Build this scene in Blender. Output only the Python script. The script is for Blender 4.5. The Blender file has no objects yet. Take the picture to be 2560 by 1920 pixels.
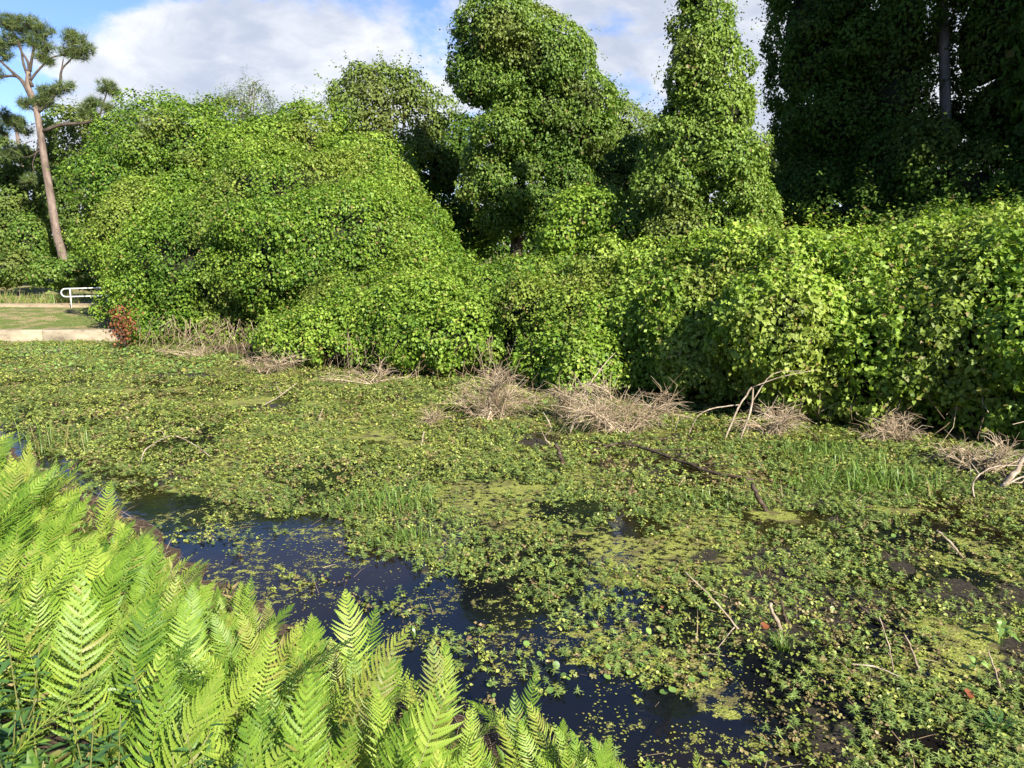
import bpy, math, random
import numpy as np
from mathutils import Vector

random.seed(7)
RNG = np.random.default_rng(7)
SC = bpy.context.scene
COL = SC.collection
R = math.radians

# ------------------------------------------------------------------ camera
EYE = 3.6
PITCH = R(9.8)
F = 1923.0                      # focal length in pixels of a 2560 px wide frame
cam_d = bpy.data.cameras.new('camera')
cam_d.sensor_width = 36.0
cam_d.lens = 36.0 * F / 2560.0
cam_d.clip_start = 0.05
cam_d.clip_end = 6000
cam = bpy.data.objects.new('camera', cam_d)
COL.objects.link(cam)
cam.location = (0, 0, EYE)
cam.rotation_euler = (math.pi / 2 - PITCH, 0, 0)
SC.camera = cam

# ------------------------------------------------------------------ sky and sun
SUN_EL = R(33)
SUN_AZ = R(146)                 # clockwise from +Y: behind the camera, to the right
SUN_DIR = Vector((math.sin(SUN_AZ) * math.cos(SUN_EL), math.cos(SUN_AZ) * math.cos(SUN_EL), math.sin(SUN_EL)))
world = bpy.data.worlds.new('World')
SC.world = world
world.use_nodes = True


class NT:
    """tiny node-tree writer"""
    def __init__(self, tree):
        self.t = tree
        tree.nodes.clear()

    def n(self, kind, **kw):
        nd = self.t.nodes.new(kind)
        for k, v in kw.items():
            if hasattr(nd, k):
                setattr(nd, k, v)
            else:
                nd.inputs[k.replace('_', ' ')].default_value = v
        return nd

    def l(self, a, b):
        self.t.links.new(a, b)

    def math(self, op, a, b=None, c=None, clamp=False):
        nd = self.t.nodes.new('ShaderNodeMath')
        nd.operation = op
        nd.use_clamp = clamp
        for i, v in enumerate((a, b, c)):
            if v is None:
                continue
            if isinstance(v, (int, float)):
                nd.inputs[i].default_value = v
            else:
                self.l(v, nd.inputs[i])
        return nd.outputs[0]

    def mix(self, fac, a, b, mode='MIX'):
        nd = self.t.nodes.new('ShaderNodeMix')
        nd.data_type = 'RGBA'
        nd.blend_type = mode
        for i, v in ((0, fac), (6, a), (7, b)):
            if isinstance(v, (int, float)):
                nd.inputs[i].default_value = v
            elif isinstance(v, (tuple, list)):
                nd.inputs[i].default_value = (v[0], v[1], v[2], 1)
            else:
                self.l(v, nd.inputs[i])
        return nd.outputs[2]

    def noise(self, vec, scale, detail=4, rough=0.55, dist=0.0):
        nd = self.t.nodes.new('ShaderNodeTexNoise')
        nd.inputs['Scale'].default_value = scale
        nd.inputs['Detail'].default_value = detail
        nd.inputs['Roughness'].default_value = rough
        nd.inputs['Distortion'].default_value = dist
        if vec is not None:
            self.l(vec, nd.inputs['Vector'])
        return nd.outputs['Fac']

    def smooth(self, v, lo, hi):
        nd = self.t.nodes.new('ShaderNodeMapRange')
        nd.interpolation_type = 'SMOOTHSTEP'
        nd.inputs[1].default_value = lo
        nd.inputs[2].default_value = hi
        self.l(v, nd.inputs[0])
        return nd.outputs[0]

    def ramp(self, fac, stops):
        nd = self.t.nodes.new('ShaderNodeValToRGB')
        cr = nd.color_ramp
        while len(cr.elements) < len(stops):
            cr.elements.new(0.5)
        for e, (p, c) in zip(cr.elements, stops):
            e.position = p
            e.color = (c[0], c[1], c[2], 1)
        self.l(fac, nd.inputs[0])
        return nd.outputs[0]


w = NT(world.node_tree)
sky = w.n('ShaderNodeTexSky', sky_type='NISHITA', sun_disc=False)
sky.sun_elevation = SUN_EL
sky.sun_rotation = SUN_AZ
sky.air_density = 1.0
sky.dust_density = 0.3
sky.ozone_density = 2.5
tc = w.n('ShaderNodeTexCoord')
sep = w.n('ShaderNodeSeparateXYZ')
w.l(tc.outputs['Generated'], sep.inputs[0])
mp = w.n('ShaderNodeMapping')
mp.inputs['Scale'].default_value = (1, 1, 1.9)
mp.inputs['Location'].default_value = (0.35, 0.1, 0.22)
w.l(tc.outputs['Generated'], mp.inputs[0])
v = mp.outputs[0]
big = w.noise(v, 2.6, 9, 0.56, 0.15)
fine = w.noise(v, 5.2, 10, 0.62, 0.3)
up = w.math('MAXIMUM', sep.outputs[2], 0.0)
az = w.math('ARCTAN2', sep.outputs[0], sep.outputs[1])
# cloud cover: a bank low in the sky that thins out higher up and to the left
thin_up = w.smooth(up, 0.27, 0.47)
left = w.math('SUBTRACT', 1.0, w.smooth(w.math('SUBTRACT', az, w.math('MULTIPLY', w.math('SUBTRACT', up, 0.15), 1.1)), -0.62, -0.43))
cov = w.math('ADD', big, w.math('MULTIPLY', w.math('SUBTRACT', fine, 0.5), 0.35))
cov = w.math('SUBTRACT', cov, w.math('MULTIPLY', thin_up, 0.32))
cov = w.math('SUBTRACT', cov, w.math('MULTIPLY', left, 0.24))
cloud = w.smooth(cov, 0.335, 0.435)
puff = w.math('ADD', w.math('MULTIPLY', w.smooth(w.noise(v, 3.6, 10, 0.60, 0.35), 0.36, 0.64), 0.6), w.math('MULTIPLY', w.smooth(w.noise(v, 9.5, 8, 0.6, 0.5), 0.40, 0.64), 0.4))
ccol = w.mix(puff, (3.35, 3.7, 4.5), (6.3, 6.35, 6.4))
sk_tint = w.mix(1.0, sky.outputs[0], (0.82, 0.91, 1.20), 'MULTIPLY')
skycol = w.mix(w.math('MULTIPLY', cloud, 0.95), sk_tint, ccol)
bg = w.n('ShaderNodeBackground')
bg.inputs['Strength'].default_value = 0.062
w.l(skycol, bg.inputs[0])
wo = w.n('ShaderNodeOutputWorld')
w.l(bg.outputs[0], wo.inputs[0])

sun_d = bpy.data.lights.new('sun', 'SUN')
sun_d.energy = 5.0
sun_d.angle = R(0.53)
sun_d.color = (1.0, 0.93, 0.80)
sun = bpy.data.objects.new('sun', sun_d)
COL.objects.link(sun)
sun.rotation_euler = (-SUN_DIR).to_track_quat('-Z', 'Y').to_euler()
sun.location = SUN_DIR * 60

SC.view_settings.view_transform = 'Standard'
SC.view_settings.look = 'None'
SC.view_settings.gamma = 1.0
SC.view_settings.use_curve_mapping = False
SC.view_settings.exposure = 1.5
SC.cycles.max_bounces = 8
SC.cycles.diffuse_bounces = 3
SC.cycles.glossy_bounces = 3
SC.cycles.transmission_bounces = 4
SC.cycles.transparent_max_bounces = 6
SC.cycles.caustics_reflective = False
SC.cycles.caustics_refractive = False
SC.cycles.sample_clamp_indirect = 6
SC.cycles.use_denoising = True


# ------------------------------------------------------------------ helpers
def at(px, py, Y):
    """the point at forward distance Y seen at pixel (px, py) of the 2560 x 1920 frame"""
    u = (px - 1280) / F
    vv = (960 - py) / F
    d = np.array((u, math.cos(PITCH) + vv * math.sin(PITCH), -math.sin(PITCH) + vv * math.cos(PITCH)))
    t = Y / d[1]
    return np.array((0, 0, EYE)) + d * t


def gp(px, py, z=0.0):
    """the point at height z seen at pixel (px, py)"""
    u = (px - 1280) / F
    vv = (960 - py) / F
    d = np.array((u, math.cos(PITCH) + vv * math.sin(PITCH), -math.sin(PITCH) + vv * math.cos(PITCH)))
    t = (z - EYE) / d[2]
    return np.array((0, 0, EYE)) + d * t


def to_px(P):
    q = np.atleast_2d(P) - np.array((0, 0, EYE))
    c, s = math.cos(PITCH), math.sin(PITCH)
    zc = q[:, 1] * c - q[:, 2] * s
    yc = q[:, 1] * s + q[:, 2] * c
    zc = np.where(zc > 0.05, zc, 0.05)
    return 1280 + F * q[:, 0] / zc, 960 - F * yc / zc


def hash3(i, j, k, seed):
    h = (i * 374761393 + j * 668265263 + k * 2147483647 + seed * 1274126177) & 0xFFFFFFFF
    h = ((h ^ (h >> 13)) * 1274126177) & 0xFFFFFFFF
    h = ((h ^ (h >> 16)) * 2246822519) & 0xFFFFFFFF
    return ((h ^ (h >> 15)) & 0xFFFFFF) / float(0xFFFFFF)


def vnoise(P, seed=0):
    P = np.asarray(P, float)
    i = np.floor(P).astype(np.int64)
    f = P - i
    f = f * f * (3 - 2 * f)
    out = 0
    for a in (0, 1):
        for b in (0, 1):
            for c in (0, 1):
                wgt = (f[:, 0] if a else 1 - f[:, 0]) * (f[:, 1] if b else 1 - f[:, 1]) * (f[:, 2] if c else 1 - f[:, 2])
                out = out + wgt * hash3(i[:, 0] + a, i[:, 1] + b, i[:, 2] + c, seed)
    return out


def fbm(P, seed=0, octv=3, gain=0.5):
    s, a, n = 0, 1.0, 0
    P = np.asarray(P, float)
    for o in range(octv):
        s = s + a * vnoise(P * (2.03 ** o), seed + o * 17)
        n += a
        a *= gain
    return s / n


def fbm2(x, y, seed=0, octv=3):
    x = np.asarray(x, float)
    y = np.asarray(y, float)
    sh = np.broadcast(x, y).shape
    x = np.broadcast_to(x, sh).ravel()
    y = np.broadcast_to(y, sh).ravel()
    return fbm(np.stack([x, y, np.zeros_like(x)], 1), seed, octv).reshape(sh)


def sstep(x, a, b):
    t = np.clip((x - a) / (b - a), 0, 1)
    return t * t * (3 - 2 * t)


def unit(v):
    return v / np.maximum(np.linalg.norm(v, axis=-1, keepdims=True), 1e-9)


def tri_mesh(name, V, T, tint=None, smooth=False):
    me = bpy.data.meshes.new(name)
    V = np.ascontiguousarray(V, dtype=np.float32)
    T = np.ascontiguousarray(T, dtype=np.int32)
    me.vertices.add(len(V))
    me.vertices.foreach_set('co', V.ravel())
    me.loops.add(T.size)
    me.loops.foreach_set('vertex_index', T.ravel())
    me.polygons.add(len(T))
    me.polygons.foreach_set('loop_start', np.arange(0, T.size, T.shape[1], dtype=np.int32))
    if smooth:
        me.polygons.foreach_set('use_smooth', np.ones(len(T), dtype=bool))
    me.update(calc_edges=True)
    if tint is not None:
        at_ = me.attributes.new('tint', 'FLOAT_COLOR', 'POINT')
        c = np.ones((len(V), 4), dtype=np.float32)
        c[:, :tint.shape[1]] = tint
        at_.data.foreach_set('color', c.ravel())
    return me


def link(name, data, mat=None, parent=None, kind=None, label=None, cat=None, group=None):
    o = bpy.data.objects.new(name, data)
    COL.objects.link(o)
    if mat is not None and data is not None and len(data.materials) == 0:
        data.materials.append(mat)
    if parent is not None:
        o.parent = parent
    if kind:
        o['kind'] = kind
    if label:
        o['label'] = label
    if cat:
        o['category'] = cat
    if group:
        o['group'] = group
    return o


def thing(name, label, cat, loc=(0, 0, 0), group=None):
    o = link(name, None, label=label, cat=cat, group=group)
    o.empty_display_size = 0.2
    o.location = loc
    return o


class MB:
    """collects triangles (with a tint per vertex) into one mesh"""
    def __init__(self):
        self.V, self.T, self.C, self.n = [], [], [], 0

    def add(self, V, T, C=None):
        V = np.asarray(V, float)
        T = np.asarray(T, int)
        if C is None:
            C = np.tile((0.5, 0, 0), (len(V), 1))
        C = np.asarray(C, float)
        if C.ndim == 1:
            C = np.tile(C, (len(V), 1))
        self.V.append(V)
        self.T.append(T + self.n)
        self.C.append(C)
        self.n += len(V)

    def tube(self, pts, rad, sides=6, C=None, cap=True):
        pts = np.asarray(pts, float)
        rad = np.broadcast_to(np.asarray(rad, float), (len(pts),))
        tan = unit(np.gradient(pts, axis=0))
        ref = np.array((0.31, 0.17, 0.93)) if abs(tan[0][2]) < 0.8 else np.array((0.9, 0.31, 0.2))
        a = unit(np.cross(tan, ref))
        b = np.cross(tan, a)
        ang = np.linspace(0, 2 * math.pi, sides, endpoint=False)
        V = (pts[:, None, :] + rad[:, None, None] * (np.cos(ang)[None, :, None] * a[:, None, :] + np.sin(ang)[None, :, None] * b[:, None, :])).reshape(-1, 3)
        T = []
        for i in range(len(pts) - 1):
            for j in range(sides):
                p, q = i * sides + j, i * sides + (j + 1) % sides
                T += [(p, q, p + sides), (q, q + sides, p + sides)]
        if cap:
            for e, o in ((0, 0), (len(pts) - 1, (len(pts) - 1) * sides)):
                for j in range(1, sides - 1):
                    T.append((o, o + j, o + j + 1) if e else (o, o + j + 1, o + j))
        self.add(V, T, C)

    def box(self, c, s, C=None, rz=0.0):
        c = np.asarray(c, float)
        h = np.asarray(s, float) / 2
        V = np.array([(x, y, z) for z in (-1, 1) for y in (-1, 1) for x in (-1, 1)], float) * h
        ca, sa = math.cos(rz), math.sin(rz)
        V = np.stack([V[:, 0] * ca - V[:, 1] * sa, V[:, 0] * sa + V[:, 1] * ca, V[:, 2]], 1) + c
        Q = [(0, 2, 3, 1), (4, 5, 7, 6), (0, 1, 5, 4), (2, 6, 7, 3), (0, 4, 6, 2), (1, 3, 7, 5)]
        T = []
        for q in Q:
            T += [(q[0], q[1], q[2]), (q[0], q[2], q[3])]
        self.add(V, T, C)

    def mesh(self, name, off=None, smooth=False):
        V = np.concatenate(self.V)
        if off is not None:
            V = V - np.asarray(off, float)
        return tri_mesh(name, V, np.concatenate(self.T), np.concatenate(self.C), smooth)


def spline(pts, n=12):
    """Catmull-Rom through pts"""
    P = np.asarray(pts, float)
    P = np.vstack([2 * P[0] - P[1], P, 2 * P[-1] - P[-2]])
    out = []
    m = len(P) - 3
    for k in range(m):
        p0, p1, p2, p3 = P[k:k + 4]
        for t in np.linspace(0, 1, max(2, n // m + 1), endpoint=(k == m - 1)):
            out.append(0.5 * (2 * p1 + (p2 - p0) * t + (2 * p0 - 5 * p1 + 4 * p2 - p3) * t * t + (3 * p1 - p0 - 3 * p2 + p3) * t ** 3))
    return np.array(out)


# ------------------------------------------------------------------ materials
def new_mat(name):
    m = bpy.data.materials.new(name)
    m.use_nodes = True
    return m, NT(m.node_tree)


def leaf_mat(name, dark, mid, light, dry, trans=0.3, rough=0.42, spec=0.35, tmul=(1.25, 1.35, 0.55), obj_rand=0.0):
    m, t = new_mat(name)
    a = t.n('ShaderNodeAttribute', attribute_name='tint')
    s = t.n('ShaderNodeSeparateColor')
    t.l(a.outputs['Color'], s.inputs[0])
    fac = s.outputs[0]
    if obj_rand:
        oi = t.n('ShaderNodeObjectInfo')
        fac = t.math('ADD', fac, t.math('MULTIPLY', t.math('SUBTRACT', oi.outputs['Random'], 0.5), obj_rand), clamp=True)
    c = t.ramp(fac, [(0.0, dark), (0.5, mid), (1.0, light)])
    c = t.mix(s.outputs[1], c, dry)
    p = t.n('ShaderNodeBsdfPrincipled')
    p.inputs['Roughness'].default_value = rough
    p.inputs['Specular IOR Level'].default_value = spec
    t.l(c, p.inputs['Base Color'])
    tr = t.n('ShaderNodeBsdfTranslucent')
    t.l(t.mix(1.0, c, tmul, 'MULTIPLY'), tr.inputs[0])
    mx = t.n('ShaderNodeMixShader')
    mx.inputs[0].default_value = trans
    t.l(p.outputs[0], mx.inputs[1])
    t.l(tr.outputs[0], mx.inputs[2])
    o = t.n('ShaderNodeOutputMaterial')
    t.l(mx.outputs[0], o.inputs[0])
    return m


def rough_mat(name, stops, scale=6.0, rough=0.85, bump=0.3, stretch=(1, 1, 1), detail=6, bscale=None, spec=0.2):
    m, t = new_mat(name)
    tcn = t.n('ShaderNodeTexCoord')
    mpn = t.n('ShaderNodeMapping')
    mpn.inputs['Scale'].default_value = stretch
    t.l(tcn.outputs['Object'], mpn.inputs[0])
    f = t.noise(mpn.outputs[0], scale, detail, 0.62)
    p = t.n('ShaderNodeBsdfPrincipled')
    p.inputs['Roughness'].default_value = rough
    p.inputs['Specular IOR Level'].default_value = spec
    t.l(t.ramp(f, stops), p.inputs['Base Color'])
    if bump:
        b = t.n('ShaderNodeBump')
        b.inputs['Strength'].default_value = bump
        b.inputs['Distance'].default_value = 0.04
        t.l(t.noise(mpn.outputs[0], bscale or scale * 2.3, 6, 0.65), b.inputs['Height'])
        t.l(b.outputs[0], p.inputs['Normal'])
    o = t.n('ShaderNodeOutputMaterial')
    t.l(p.outputs[0], o.inputs[0])
    return m


M = {}
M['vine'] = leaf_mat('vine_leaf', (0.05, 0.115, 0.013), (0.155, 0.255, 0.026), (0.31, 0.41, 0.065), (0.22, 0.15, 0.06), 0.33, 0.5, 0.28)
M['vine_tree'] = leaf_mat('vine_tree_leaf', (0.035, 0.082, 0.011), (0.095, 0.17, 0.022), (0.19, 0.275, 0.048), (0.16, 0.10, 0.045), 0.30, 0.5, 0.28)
M['mid'] = leaf_mat('broad_leaf', (0.04, 0.08, 0.014), (0.095, 0.15, 0.026), (0.165, 0.23, 0.046), (0.16, 0.12, 0.05), 0.28, 0.55, 0.25)
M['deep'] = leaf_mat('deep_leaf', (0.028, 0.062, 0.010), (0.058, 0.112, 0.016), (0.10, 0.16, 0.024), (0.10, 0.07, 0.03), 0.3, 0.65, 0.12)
M['grey'] = leaf_mat('grey_leaf', (0.06, 0.09, 0.035), (0.11, 0.145, 0.055), (0.18, 0.21, 0.09), (0.2, 0.16, 0.08), 0.25)
M['needle'] = leaf_mat('pine_needle', (0.04, 0.07, 0.02), (0.085, 0.125, 0.035), (0.15, 0.19, 0.055), (0.14, 0.10, 0.04), 0.15)
M['fern'] = leaf_mat('fern_leaf', (0.045, 0.115, 0.012), (0.17, 0.275, 0.028), (0.34, 0.42, 0.07), (0.28, 0.20, 0.07), 0.36, 0.45, 0.3, obj_rand=0.75)
M['weed'] = leaf_mat('weed_leaf', (0.03, 0.08, 0.02), (0.065, 0.14, 0.035), (0.12, 0.22, 0.05), (0.2, 0.15, 0.05), 0.25, 0.38, 0.45)
M['grass'] = leaf_mat('grass_blade', (0.06, 0.12, 0.02), (0.12, 0.21, 0.035), (0.2, 0.29, 0.06), (0.26, 0.2, 0.09), 0.3)
M['feather'] = leaf_mat('feather_weed', (0.085, 0.14, 0.032), (0.175, 0.25, 0.066), (0.27, 0.35, 0.10), (0.18, 0.13, 0.05), 0.2, 0.65, 0.2)
M['sprig'] = leaf_mat('sprig_leaf', (0.08, 0.11, 0.018), (0.195, 0.235, 0.045), (0.31, 0.34, 0.08), (0.22, 0.155, 0.08), 0.2, 0.45)
M['penny'] = leaf_mat('pennywort_leaf', (0.08, 0.14, 0.03), (0.14, 0.235, 0.05), (0.22, 0.32, 0.09), (0.24, 0.22, 0.05), 0.2, 0.35, 0.45)
M['duck'] = leaf_mat('duckweed', (0.14, 0.16, 0.03), (0.24, 0.26, 0.05), (0.36, 0.36, 0.11), (0.22, 0.15, 0.06), 0.1, 0.5)
M['dead'] = leaf_mat('dead_twig', (0.22, 0.165, 0.105), (0.38, 0.30, 0.205), (0.54, 0.45, 0.335), (0.16, 0.11, 0.07), 0.05, 0.8, 0.1, (1, 1, 1))
M['rust'] = leaf_mat('rusty_dead_leaf', (0.10, 0.03, 0.012), (0.18, 0.055, 0.02), (0.26, 0.10, 0.035), (0.2, 0.1, 0.05), 0.2, 0.6)
M['stem'] = leaf_mat('green_stem', (0.06, 0.09, 0.02), (0.13, 0.17, 0.04), (0.22, 0.24, 0.07), (0.15, 0.09, 0.05), 0.05, 0.5)
M['bark'] = rough_mat('bark', [(0.3, (0.05, 0.038, 0.03)), (0.55, (0.11, 0.085, 0.068)), (0.75, (0.19, 0.155, 0.13))], 5, 0.9, 0.8, (1, 1, 0.25))
M['grey_bark'] = rough_mat('grey_bark', [(0.3, (0.11, 0.095, 0.08)), (0.55, (0.22, 0.195, 0.17)), (0.75, (0.36, 0.33, 0.29))], 5, 0.9, 0.6, (1, 1, 0.25))
M['pine_limb'] = rough_mat('pine_limb', [(0.3, (0.035, 0.027, 0.022)), (0.6, (0.09, 0.07, 0.056))], 5, 0.9, 0.6)
M['pine_bark'] = rough_mat('pine_bark', [(0.3, (0.055, 0.04, 0.032)), (0.5, (0.14, 0.105, 0.085)), (0.72, (0.25, 0.195, 0.165))], 3.5, 0.9, 1.0, (1, 1, 0.3))
M['driftwood'] = rough_mat('driftwood', [(0.3, (0.10, 0.075, 0.055)), (0.5, (0.30, 0.24, 0.18)), (0.72, (0.50, 0.43, 0.35))], 9, 0.85, 0.6, (1, 1, 0.5))
M['wet_wood'] = rough_mat('wet_wood', [(0.3, (0.02, 0.014, 0.01)), (0.55, (0.07, 0.05, 0.036)), (0.8, (0.17, 0.13, 0.095))], 9, 0.7, 0.7)
M['core'] = rough_mat('shade_core_dark', [(0.3, (0.012, 0.014, 0.007)), (0.6, (0.028, 0.034, 0.014)), (0.8, (0.06, 0.05, 0.028))], 4, 0.95, 0.8)  # near-black fill colour that puts shade into the inside of the crowns
M['concrete'] = rough_mat('weathered_concrete', [(0.3, (0.10, 0.08, 0.06)), (0.45, (0.25, 0.21, 0.15)), (0.7, (0.36, 0.31, 0.225))], 1.6, 0.9, 0.35, (1, 1, 2.0), 9, 14)
M['path'] = rough_mat('dusty_path', [(0.3, (0.15, 0.12, 0.075)), (0.6, (0.27, 0.215, 0.14))], 2.0, 0.95, 0.3)
M['white'] = rough_mat('white_paint', [(0.3, (0.50, 0.51, 0.51)), (0.7, (0.66, 0.67, 0.67))], 5, 0.4, 0.05, spec=0.5)

# ------------------------------------------------------------------ terrain, water
NA = np.array((0.35, 4.65))                 # a point of the near waterline
NN = np.array((0.69, 0.724))                # unit vector from the near bank into the pond
FAR = [(13.5, 11.6), (9.2, 14.3), (6.2, 16.2), (4.2, 19.6), (0.5, 21.4), (-3.2, 22.2), (-9.0, 26.5), (-16.5, 30.4)]
FB = np.array(sorted(FAR))


def near_s(x, y):
    """distance from the near waterline into the pond (negative on the near bank)"""
    s = (x - NA[0]) * NN[0] + (y - NA[1]) * NN[1]
    return s + 0.55 * (fbm2(x * 0.7, y * 0.7, 3, 3) - 0.5) + 0.16 * (fbm2(x * 3.1, y * 3.1, 9, 2) - 0.5)


def far_y(x):
    return np.interp(x, FB[:, 0], FB[:, 1])


def end_y(x):
    """foot of the concrete ledge at the head of the canal"""
    return 31.2 + 0.045 * (x + 16)


def ground_z(x, y):
    s = near_s(x, y)
    zn = np.where(s < 0, 1.85 * sstep(-s, -0.15, 4.6) + 0.05 * np.clip(-s, 0, 2.0), -0.45 * sstep(s, 0, 1.6))
    fy = far_y(x)
    zf = 0.75 * sstep(y - fy, -0.2, 7.0)
    left = x < -15.6
    ey = end_y(x)
    ze = np.where(y > ey + 0.15, 0.40 + 0.33 * sstep(y - ey, 0.3, 8.0), zn)
    z = np.where(left, np.where((y > ey + 0.15), ze, zn), np.where(y > fy - 0.2, np.maximum(zn, zf), zn))
    z = z + np.where(y > 45, 0.3 * sstep(y, 45, 70), 0)
    z = z + 0.07 * (fbm2(x * 1.3, y * 1.3, 21, 3) - 0.5) * (np.abs(s) > 0.2)
    return z


def gz(x, y):
    return float(ground_z(np.array([x]), np.array([y]))[0])


xs = np.concatenate([[-3000, -1200, -500, -220, -120, -75], np.arange(-50, 34, 0.5), [45, 75, 120, 220, 500, 1200, 3000]])
ys = np.concatenate([[-3000, -1000, -300, -100, -40, -20], np.arange(-8, 60, 0.5), [75, 100, 150, 250, 500, 1200, 4000]])
GX, GY = np.meshgrid(xs, ys)
GZ = ground_z(GX.ravel(), GY.ravel())
nx, ny = len(xs), len(ys)
idx = np.arange(nx * ny).reshape(ny, nx)
quads = np.stack([idx[:-1, :-1], idx[:-1, 1:], idx[1:, 1:], idx[1:, :-1]], -1).reshape(-1, 4)
mg, t = new_mat('bank_soil_and_grass')
geo = t.n('ShaderNodeNewGeometry')
sp = t.n('ShaderNodeSeparateXYZ')
t.l(geo.outputs['Position'], sp.inputs[0])
n1 = t.noise(geo.outputs['Position'], 1.1, 6, 0.6)
n2 = t.noise(geo.outputs['Position'], 14, 5, 0.65)
soil = t.ramp(n2, [(0.3, (0.03, 0.02, 0.014)), (0.55, (0.085, 0.06, 0.042)), (0.75, (0.17, 0.125, 0.085))])
turf = t.ramp(n2, [(0.3, (0.06, 0.085, 0.02)), (0.55, (0.12, 0.155, 0.04)), (0.75, (0.22, 0.20, 0.08))])
far_m = t.smooth(sp.outputs[1], 28, 30)
mixf = t.math('MULTIPLY', far_m, t.smooth(n1, 0.36, 0.52), clamp=True)
dry = t.ramp(n2, [(0.3, (0.16, 0.125, 0.06)), (0.7, (0.34, 0.27, 0.15))])
colr = t.mix(far_m, soil, t.mix(t.smooth(n1, 0.42, 0.56), dry, turf))
pb = t.n('ShaderNodeBsdfPrincipled')
pb.inputs['Roughness'].default_value = 0.95
pb.inputs['Specular IOR Level'].default_value = 0.1
t.l(colr, pb.inputs['Base Color'])
bp = t.n('ShaderNodeBump')
bp.inputs['Strength'].default_value = 0.8
bp.inputs['Distance'].default_value = 0.05
t.l(n2, bp.inputs['Height'])
t.l(bp.outputs[0], pb.inputs['Normal'])
t.l(pb.outputs[0], t.n('ShaderNodeOutputMaterial').inputs[0])
ground = link('ground', tri_mesh('ground', np.stack([GX.ravel(), GY.ravel(), GZ], 1), quads, smooth=True), mg, kind='structure')


# pond cover: how much duckweed film and how many plants float at a place
def blob(px, py, pxr, pyr, X, Y):
    qx, qy = to_px(np.stack([X, Y, np.zeros_like(X)], 1))
    return np.clip(1 - ((qx - px) / pxr) ** 2 - ((qy - py) / pyr) ** 2, 0, 1)


def world_blob(px, py, rx, ry, X, Y, rot=0.0):
    c = gp(px, py)
    dx, dy = X - c[0], Y - c[1]
    ca, sa = math.cos(rot), math.sin(rot)
    a, b = dx * ca + dy * sa, -dx * sa + dy * ca
    return np.clip(1 - (a / rx) ** 2 - (b / ry) ** 2, 0, 1)


POOLS = [(1570, 1370, 0.9, 0.8), (1190, 1240, 0.75, 0.75), (1760, 1392, 0.55, 0.35), (1420, 1275, 0.6, 0.4),
         (620, 1010, 1.8, 0.8), (2480, 1610, 0.55, 0.5), (2250, 1860, 0.8, 0.35), (1330, 1100, 0.9, 0.7), (960, 1100, 1.2, 0.6), (1950, 1300, 0.9, 0.4)]
FILMS = [(1920, 1185, 1.0, 0.40, 0.0), (2330, 1290, 1.2, 0.35, -0.25), (2540, 1285, 0.9, 0.45, 0), (1300, 1215, 0.8, 0.5, 0.1), (2000, 1290, 0.9, 0.35, -0.2),
         (1600, 1450, 0.6, 0.4, 0), (1800, 1440, 0.6, 0.3, 0), (640, 1010, 2.2, 1.2, 0), (950, 1090, 1.8, 1.0, 0), (2380, 1560, 0.8, 0.5, 0), (1480, 1330, .7, .5, 0), (2420, 1650, .7, .4, 0),
         (300, 980, 2.5, 1.4, 0), (1250, 1130, 1.5, .7, 0)]


def open_water(X, Y):
    """1 where the channel along the near bank lies open"""
    s = near_s(X, Y)
    wch = np.interp(Y, [3, 5, 6.5, 8, 9.5, 11, 13, 17], [1.6, 1.45, 1.45, 1.6, 1.75, 1.25, 0.7, 0.3])
    wch = wch + 1.5 * (fbm2(X * 0.8, Y * 0.8, 41, 3) - 0.5) + 0.5 * (fbm2(X * 3, Y * 3, 43, 2) - 0.5)
    # towards the right the mat comes close to the bank and turns to mud
    wch = wch * (1 - 0.62 * sstep(X, 1.6, 4.0))
    o = sstep(wch - s, -0.15, 0.25)
    return o * (s > -0.3)


def mat_density(X, Y):
    o = open_water(X, Y)
    d = 0.55 + 2.0 * (fbm2(X * 1.0, Y * 1.0, 51, 4) - 0.45) + 1.1 * (fbm2(X * 3.4, Y * 3.4, 53, 2) - 0.5)
    for p in POOLS:
        d = d - 1.1 * world_blob(p[0], p[1], p[2], p[3], X, Y) * sstep(fbm2(X * 1.6, Y * 1.6, 59, 3), 0.30, 0.5)
    for f in FILMS[:5]:
        d = d - 0.8 * world_blob(f[0], f[1], f[2], f[3], X, Y, f[4]) * sstep(fbm2(X * 1.1, Y * 1.9, 69, 4), 0.34, 0.54)
    d = np.clip(d, 0, 1) * (1 - o)
    # thin drifts of plants lying in the channel
    drift = sstep(fbm2(X * 1.5, Y * 1.5, 57, 3), 0.53, 0.68) * 0.26
    d = np.maximum(d, drift * o)
    d = d * (1 - 0.22 * sstep(X, 1.2, 3.2) * (1 - sstep(Y, 8.0, 11.0)))
    return d * (near_s(X, Y) > 0.02)


# duckweed sheet mask is stored per vertex of the water surface
wx = np.arange(-34, 17, 0.1)
wy = np.arange(1.0, 32, 0.1)
WX, WY = np.meshgrid(wx, wy)
X1, Y1 = WX.ravel(), WY.ravel()
film = np.zeros_like(X1)
for f in FILMS:
    film = np.maximum(film, world_blob(f[0], f[1], f[2] * 1.5, f[3] * 1.5, X1, Y1, f[4]) * 1.15)
film = film * (0.35 + 0.8 * sstep(fbm2(X1 * 1.1, Y1 * 1.9, 69, 4), 0.36, 0.58))
film = np.maximum(film, 0.9 * sstep(fbm2(X1 * 0.8, Y1 * 0.8, 61, 3), 0.48, 0.66))
ow = open_water(X1, Y1)
drift = sstep(fbm2(X1 * 2.1, Y1 * 2.1, 63, 4), 0.44, 0.62) * 0.52
film = np.clip(np.where(ow > 0.5, drift, film * 0.62 + 0.14), 0, 1)
film = film * (near_s(X1, Y1) > -0.4)
iw = np.arange(len(wx) * len(wy)).reshape(len(wy), len(wx))
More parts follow.
